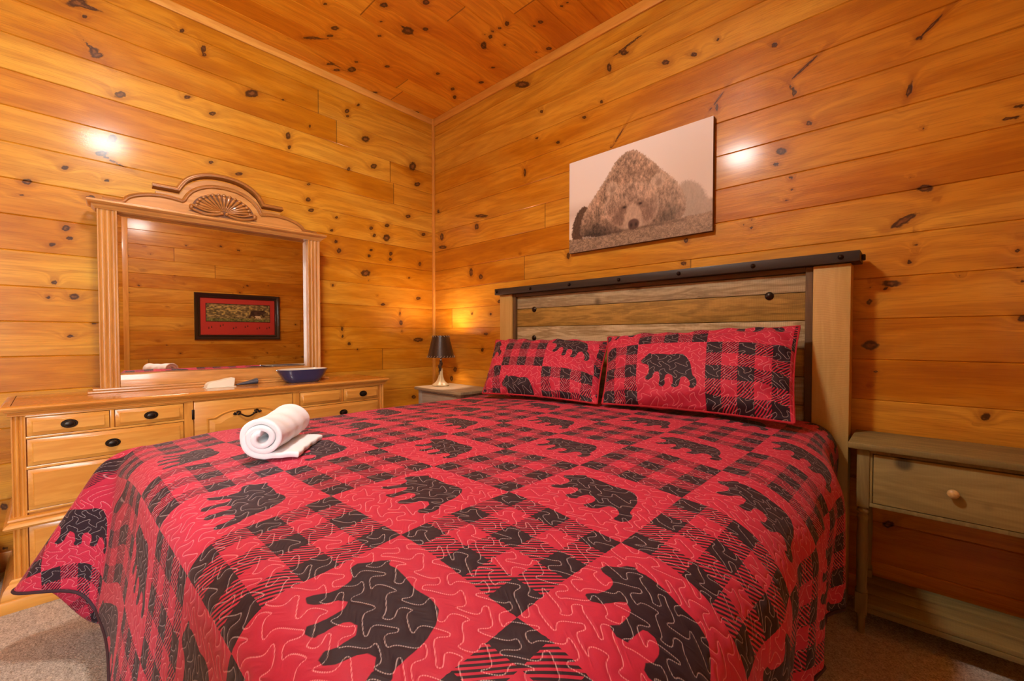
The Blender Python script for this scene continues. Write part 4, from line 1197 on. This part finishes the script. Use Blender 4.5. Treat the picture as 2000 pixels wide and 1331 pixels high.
# ------------------------------------------------------------------ bear canvas
def vnoise(h, w, sy, sx, rng):
    """smooth value noise on an h x w grid with cells sy x sx"""
    g = rng.random((int(h / sy) + 3, int(w / sx) + 3))
    y = np.arange(h) / sy; x = np.arange(w) / sx
    yi = y.astype(int); xi = x.astype(int); fy = (y - yi)[:, None]; fx = (x - xi)[None]
    fy = fy * fy * (3 - 2 * fy); fx = fx * fx * (3 - 2 * fx)
    a = g[yi][:, xi]; b = g[yi][:, xi + 1]; c = g[yi + 1][:, xi]; d = g[yi + 1][:, xi + 1]
    return (a * (1 - fx) + b * fx) * (1 - fy) + (c * (1 - fx) + d * fx) * fy
def poly_sdf(P, X_, Y_, asp):
    P = np.array(P) * np.array([asp, 1]); X_ = X_ * asp
    a = P; b = np.roll(P, -1, 0); best = np.full(X_.shape, 9.0); ins = np.zeros(X_.shape, bool)
    for i in range(len(a)):
        e = b[i] - a[i]; wx, wy = X_ - a[i][0], Y_ - a[i][1]
        t = np.clip((wx * e[0] + wy * e[1]) / (e @ e), 0, 1)
        best = np.minimum(best, np.hypot(wx - t * e[0], wy - t * e[1]))
        c = (a[i][1] > Y_) != (b[i][1] > Y_)
        ins ^= c & (X_ < a[i][0] + (Y_ - a[i][1]) * e[0] / (e[1] if abs(e[1]) > 1e-9 else 1e-9))
    return np.where(ins, -best, best)
def chaikin(P, n=2):
    for _ in range(n):
        Q = []
        for i in range(len(P)):
            a, b = P[i], P[(i + 1) % len(P)]
            Q += [(a[0] * .75 + b[0] * .25, a[1] * .75 + b[1] * .25), (a[0] * .25 + b[0] * .75, a[1] * .25 + b[1] * .75)]
        P = Q
    return P
def paint_mesh(name, origin, du, dv, w, h, img, parent, rough=.7):
    """a printed sheet: one vertex per printed dot"""
    H_, W_, _ = img.shape
    origin, du, dv = Vector(origin), Vector(du), Vector(dv)
    uu, vv = np.meshgrid(np.linspace(0, w, W_), np.linspace(0, h, H_))
    P = np.array(origin)[None, None] + uu[..., None] * np.array(du) + vv[..., None] * np.array(dv) - np.array(parent_world(parent))
    idx = np.arange(H_ * W_).reshape(H_, W_)
    F = np.stack([idx[:-1, :-1], idx[:-1, 1:], idx[1:, 1:], idx[1:, :-1]], -1).reshape(-1, 4)
    me = bpy.data.meshes.new(name); me.from_pydata(P.reshape(-1, 3).tolist(), [], F.tolist())
    lin = np.where(img <= .04045, img / 12.92, ((np.clip(img, 0, 1) + .055) / 1.055) ** 2.4)
    ca = me.color_attributes.new('print', 'FLOAT_COLOR', 'POINT')
    ca.data.foreach_set('color', np.concatenate([lin, np.ones((H_, W_, 1))], -1).astype(np.float32).reshape(-1))
    k = NT(name + '_print'); c = k.attr('print')[0]
    tc = k.n('ShaderNodeTexCoord').outputs['Object']
    k.set(Base_Color=c, Roughness=rough, Specular_IOR_Level=.3)
    k.bump(k.noise(tc, 600, 2), .12, .001)
    return obj_from_mesh(name, me, k.m, parent, 0)

W_, H_ = 340, 225
U, V = np.meshgrid(np.linspace(0, 1, W_), np.linspace(0, 1, H_)); asp = .866 / .566
rg = np.random.default_rng(5)
img = np.zeros((H_, W_, 3))
def C3(r, g, b): return np.array([r, g, b]) / 255.0
def lay(mask, col):
    global img
    img = img * (1 - mask[..., None]) + (col if isinstance(col, np.ndarray) and col.ndim == 3 else np.asarray(col)[None, None]) * mask[..., None]
def smo(d, e): return 1 - ss(d, -e, e)
sky = C3(236, 226, 210)[None, None] * (1 - V[..., None]) + C3(246, 243, 238)[None, None] * V[..., None]
img = sky.copy()
lay(.5 * smo(np.abs(V - .42) - .05 + .10 * (U > .3), .12) * (1 - ss(U, .2, .4)), C3(176, 158, 138))
fur = vnoise(H_, W_, 2.4, 1.4, rg) * .38 + vnoise(H_, W_, 6, 3, rg) * .37 + vnoise(H_, W_, 14, 10, rg) * .25
jag = (vnoise(H_, W_, 2.0, 2.0, rg) - .5) * .020
# far haunch
haunch = chaikin([(.80, .46), (.84, .50), (.90, .47), (.95, .38), (.975, .28), (1.03, .31), (1.03, .13), (.80, .13)])
d = poly_sdf(haunch, U, V, asp) + jag
lay(.75 * smo(d, .02), C3(150, 138, 120)[None, None] * (.78 + .35 * fur[..., None]))
# hind-left shape, body
leftl = chaikin([(.02, .12), (.028, .31), (.07, .44), (.14, .50), (.20, .40), (.12, .12)])
d = poly_sdf(leftl, U, V, asp) + jag
lay(smo(d, .008), C3(92, 72, 56)[None, None] * (.7 + .6 * fur[..., None]))
body = chaikin([(.075, .12), (.10, .33), (.152, .46), (.232, .595), (.291, .69), (.348, .807), (.402, .897), (.474, .935), (.526, .915), (.586, .835), (.652, .731), (.709, .640), (.772, .545),
        (.825, .43), (.850, .315), (.846, .20), (.80, .13)])
d = poly_sdf(body, U, V, asp) + jag
tone = .42 + 1.0 * fur
shade_ = .92 + .14 * ss(V, .1, .7) - .16 * np.exp(-(((U - .45) / .06) ** 2 + ((V - .86) / .09) ** 2))
bc = C3(176, 150, 126)[None, None] * (tone * shade_)[..., None]
bc = bc * (1 - .40 * (np.exp(-(((U - .17) / .09) ** 2 + ((V - .16) / .13) ** 2)))[..., None])
bc = bc * (1 - .42 * (np.exp(-(((U - .28) / .10) ** 2 + ((V - .15) / .10) ** 2)))[..., None])
bc = bc * (1 - .40 * (np.exp(-(((U - .74) / .07) ** 2 + ((V - .20) / .14) ** 2)))[..., None])
lay(smo(d, .006), bc)
rim = np.exp(-((d + .012) / .014) ** 2) * (d < 0.01) * ss(V, .2, .5); lay(.40 * rim, C3(196, 180, 158))
# crease behind the neck, ears
lay(.35 * np.exp(-((V - (.60 + .10 * np.cos((U - .50) * 7))) / .03) ** 2) * (np.abs(U - .51) < .17), C3(112, 92, 76))
for (eu, ev) in ((.350, .600), (.672, .560)):
    dd_ = np.hypot((U - eu) * asp, (V - ev) * 1.0)
    lay(smo(dd_ - .070 + jag, .010), C3(200, 178, 154)[None, None] * (.70 + .5 * fur[..., None]))
    dd_ = np.hypot((U - eu - .006) * asp, (V - ev + .018) * 1.0); lay(.45 * smo(dd_ - .034, .018), C3(118, 96, 80))
head = chaikin([(.285, .34), (.300, .46), (.345, .55), (.415, .60), (.494, .605), (.575, .580), (.640, .50), (.676, .41), (.686, .31), (.655, .205), (.572, .150), (.44, .150), (.345, .235)])
dh = poly_sdf(head, U, V, asp) + jag * .6
hc = C3(186, 160, 136)[None, None] * (.48 + .92 * fur[..., None])
lay(smo(dh, .010), hc)
lay(.35 * np.exp(-((dh + .004) / .012) ** 2), C3(206, 186, 162))
for (eu, ev, su, sv, s) in ((.395, .28, .060, .12, .62), (.610, .28, .055, .12, .62), (.44, .37, .030, .045, .65), (.556, .372, .028, .042, .6), (.50, .47, .03, .08, .25)):
    g = np.exp(-(((U - eu) / su) ** 2 + ((V - ev) / sv) ** 2)); lay(s * g, C3(100, 76, 64))
muz = chaikin([(.462, .39), (.535, .39), (.562, .30), (.578, .19), (.570, .132), (.438, .132), (.434, .20), (.452, .29)])
dm = poly_sdf(muz, U, V, asp); lay(.9 * smo(dm, .014), C3(196, 172, 148)[None, None] * (.86 + .2 * fur[..., None]))
nos = chaikin([(.468, .225), (.510, .250), (.548, .220), (.545, .155), (.510, .128), (.475, .145)])
lay(smo(poly_sdf(nos, U, V, asp), .010), C3(92, 70, 62)); 
for eu in (.492, .526): lay(np.exp(-(((U - eu) / .009) ** 2 + ((V - .185) / .020) ** 2)), C3(48, 36, 32))
for (eu, ev) in ((.442, .378), (.556, .382)): lay(np.exp(-(((U - eu) / .013) ** 2 + ((V - ev) / .012) ** 2)), C3(44, 32, 28))
# gravel
gr = ss(-(V - (.150 - .02 * np.sin(U * 5) + jag)), -.006, .006)
gn = rg.random((H_, W_)) * .55 + vnoise(H_, W_, 3, 4, rg) * .45
lay(gr, C3(150, 130, 108)[None, None] * (.62 + .72 * gn[..., None]))
lay(.45 * np.exp(-((V - .145) / .015) ** 2) * ((U > .1) & (U < .85)), C3(74, 58, 48))
# pale haze to the right
haze = np.exp(-(((U - .93) / .28) ** 2 + ((V - .5) / .42) ** 2)) * .42; lay(haze, C3(214, 200, 182))
cv_ = thing('canvas_print', (1.883, -.018, 1.61), 'canvas print of a resting brown bear hung above the headboard', 'picture')
bm = nb(); box(bm, 1.450, 2.316, -.0295, -.003, 1.609, 2.175, .0015); obj('stretcher', bm, plain('canvas_edge', srgb(112, 84, 64), .8), cv_)
paint_mesh('printed_canvas', (1.4505, -.0302, 1.6095), (1, 0, 0), (0, 0, 1), .865, .565, img, cv_)

# ------------------------------------------------------------------ framed picture on the right wall (seen in the mirror)
AY0, AY1, AZ0, AZ1 = -1.45, -.51, 1.05, 1.63
fp = thing('framed_picture', (RX - .02, (AY0 + AY1) / 2, AZ0), 'dark framed bear picture with red mat, seen in the dresser mirror', 'picture')
bm = nb(); fw = .062
pr_ = [(0, 0), (0, .022), (-.010, .030), (-.026, .024), (-.038, .018), (-.046, .026), (-.056, .022), (-.062, .010), (-.062, 0)]
loop = [(AY0, AZ0), (AY1, AZ0), (AY1, AZ1), (AY0, AZ1)]
inn = [(1, 1), (-1, 1), (-1, -1), (1, -1)]
rings = [[bm.verts.new((RX - .001 - h, y + sy * (-s), z + sz * (-s))) for s, h in pr_] for (y, z), (sy, sz) in zip(loop, inn)]
for i in range(4):
    A, B = rings[i], rings[(i + 1) % 4]
    for j in range(len(pr_)): bm.faces.new((A[j], A[(j + 1) % len(pr_)], B[(j + 1) % len(pr_)], B[j]))
obj('frame', fixn(bm), plain('dark_frame', srgb(44, 32, 24), .3, .1, .5), fp)
bm = nb(); box(bm, RX - .009, RX - .001, AY0 + .055, AY1 - .055, AZ0 + .055, AZ1 - .055)
matb = obj('mat_board', bm, plain('brick_red_mat', srgb(190, 54, 40), .8), fp)
# printed picture, as seen from inside the room: left = larger y
W_, H_ = 150, 56
U, V = np.meshgrid(np.linspace(0, 1, W_), np.linspace(0, 1, H_)); asp = .56 / .19
img = np.zeros((H_, W_, 3)); n_a = vnoise(H_, W_, 3, 4, rg); n_b = vnoise(H_, W_, 7, 9, rg); n_c = rg.random((H_, W_))
base = (C3(112, 96, 50)[None, None] * n_b[..., None] + C3(166, 146, 92)[None, None] * (1 - n_b[..., None])) * (.55 + .8 * n_a[..., None])
img = base
lay(.8 * ss(n_a, .55, .8) * smo(V - .85, .1) * ss(V, .3, .5), C3(198, 176, 90))
lay(.8 * (1 - ss(V, .10, .22)), C3(104, 112, 48)[None, None] * (.6 + .7 * n_a[..., None]))
lay(.7 * ss(n_c, .93, .99) * (V < .3), C3(206, 196, 160))
bp = BEARP.copy(); 
d = poly_sdf([(1 - (.03 + .36 * (1 - x) * 1.0), .13 + .95 * (y - .18)) for x, y in [(1 - a, b) for a, b in BEARP.tolist()]], U, V, asp)
lay(smo(d, .012), C3(70, 48, 32)[None, None] * (.7 + .6 * n_a[..., None]))
d = poly_sdf([(.74 + .14 * x, .12 + .42 * (y - .2)) for x, y in BEARP.tolist()], U, V, asp); lay(smo(d, .012), C3(214, 196, 150))
bm = nb(); box(bm, RX - .0105, RX - .009, -.98 - .355, -.98 + .355, 1.275, 1.505); obj('dark_bevel', bm, plain('dark_bevel', srgb(40, 30, 20), .8), fp)
paint_mesh('print', (RX - .0112, -.98 - .348, 1.282), (0, 1, 0), (0, 0, 1), .696, .216, img, fp)
M_PAW = plain('paw_ink', srgb(70, 34, 20), .8)
for i, (fy, fz) in enumerate([(-1.29, 1.200), (-1.17, 1.228), (-1.03, 1.198), (-.90, 1.216), (-.765, 1.196), (-.65, 1.200)]):
    bm = nb()
    for s in (-1, 1):
        cy, cz = fy + s * .014, fz + s * .006
        sphere(bm, (RX - .0098, cy, cz), .0012, .0065, .010, u=10, v=6)
        for t in range(4): sphere(bm, (RX - .0098, cy - .006 + t * .004, cz + .013 + (.002 if t in (1, 2) else 0)), .001, .0017, .0022, u=6, v=4)
    obj('paw_print', bm, M_PAW, matb)

# ------------------------------------------------------------------ bag beside the dresser
bag = thing('cloth_bag', (.13, -2.535, 0), 'dark grey cloth bag on the carpet at the left end of the dresser', 'bag')
bm = nb(); n = 28; rings = []
for t in [q / 8 for q in range(9)]:
    z = .005 + .17 * t; s_ = 1.0 + .10 * math.sin(PI * t) - .25 * t
    rings.append([bm.verts.new((.13 + .10 * s_ * math.copysign(abs(math.cos(2 * PI * q / n)) ** .6, math.cos(2 * PI * q / n)) + .004 * math.sin(q * 3 + t * 5),
                                -2.535 + .080 * s_ * math.copysign(abs(math.sin(2 * PI * q / n)) ** .6, math.sin(2 * PI * q / n)), z + .012 * math.sin(q * 1.3) * t)) for q in range(n)])
for A, B in zip(rings, rings[1:]):
    for q in range(n): bm.faces.new((A[q], A[(q + 1) % n], B[(q + 1) % n], B[q]))
bm.faces.new(rings[0][::-1]); bm.faces.new(rings[-1])
obj('body', fixn(bm), plain('dark_grey_cloth', srgb(66, 66, 68), .85), bag, 60)
bm = nb(); tube(bm, [(.13, -2.575 + .08 * q / 12, .165 + .06 * math.sin(PI * q / 12)) for q in range(13)], .006, 8)
obj('handle', fixn(bm), plain('dark_grey_webbing', srgb(52, 52, 54), .85), bag)
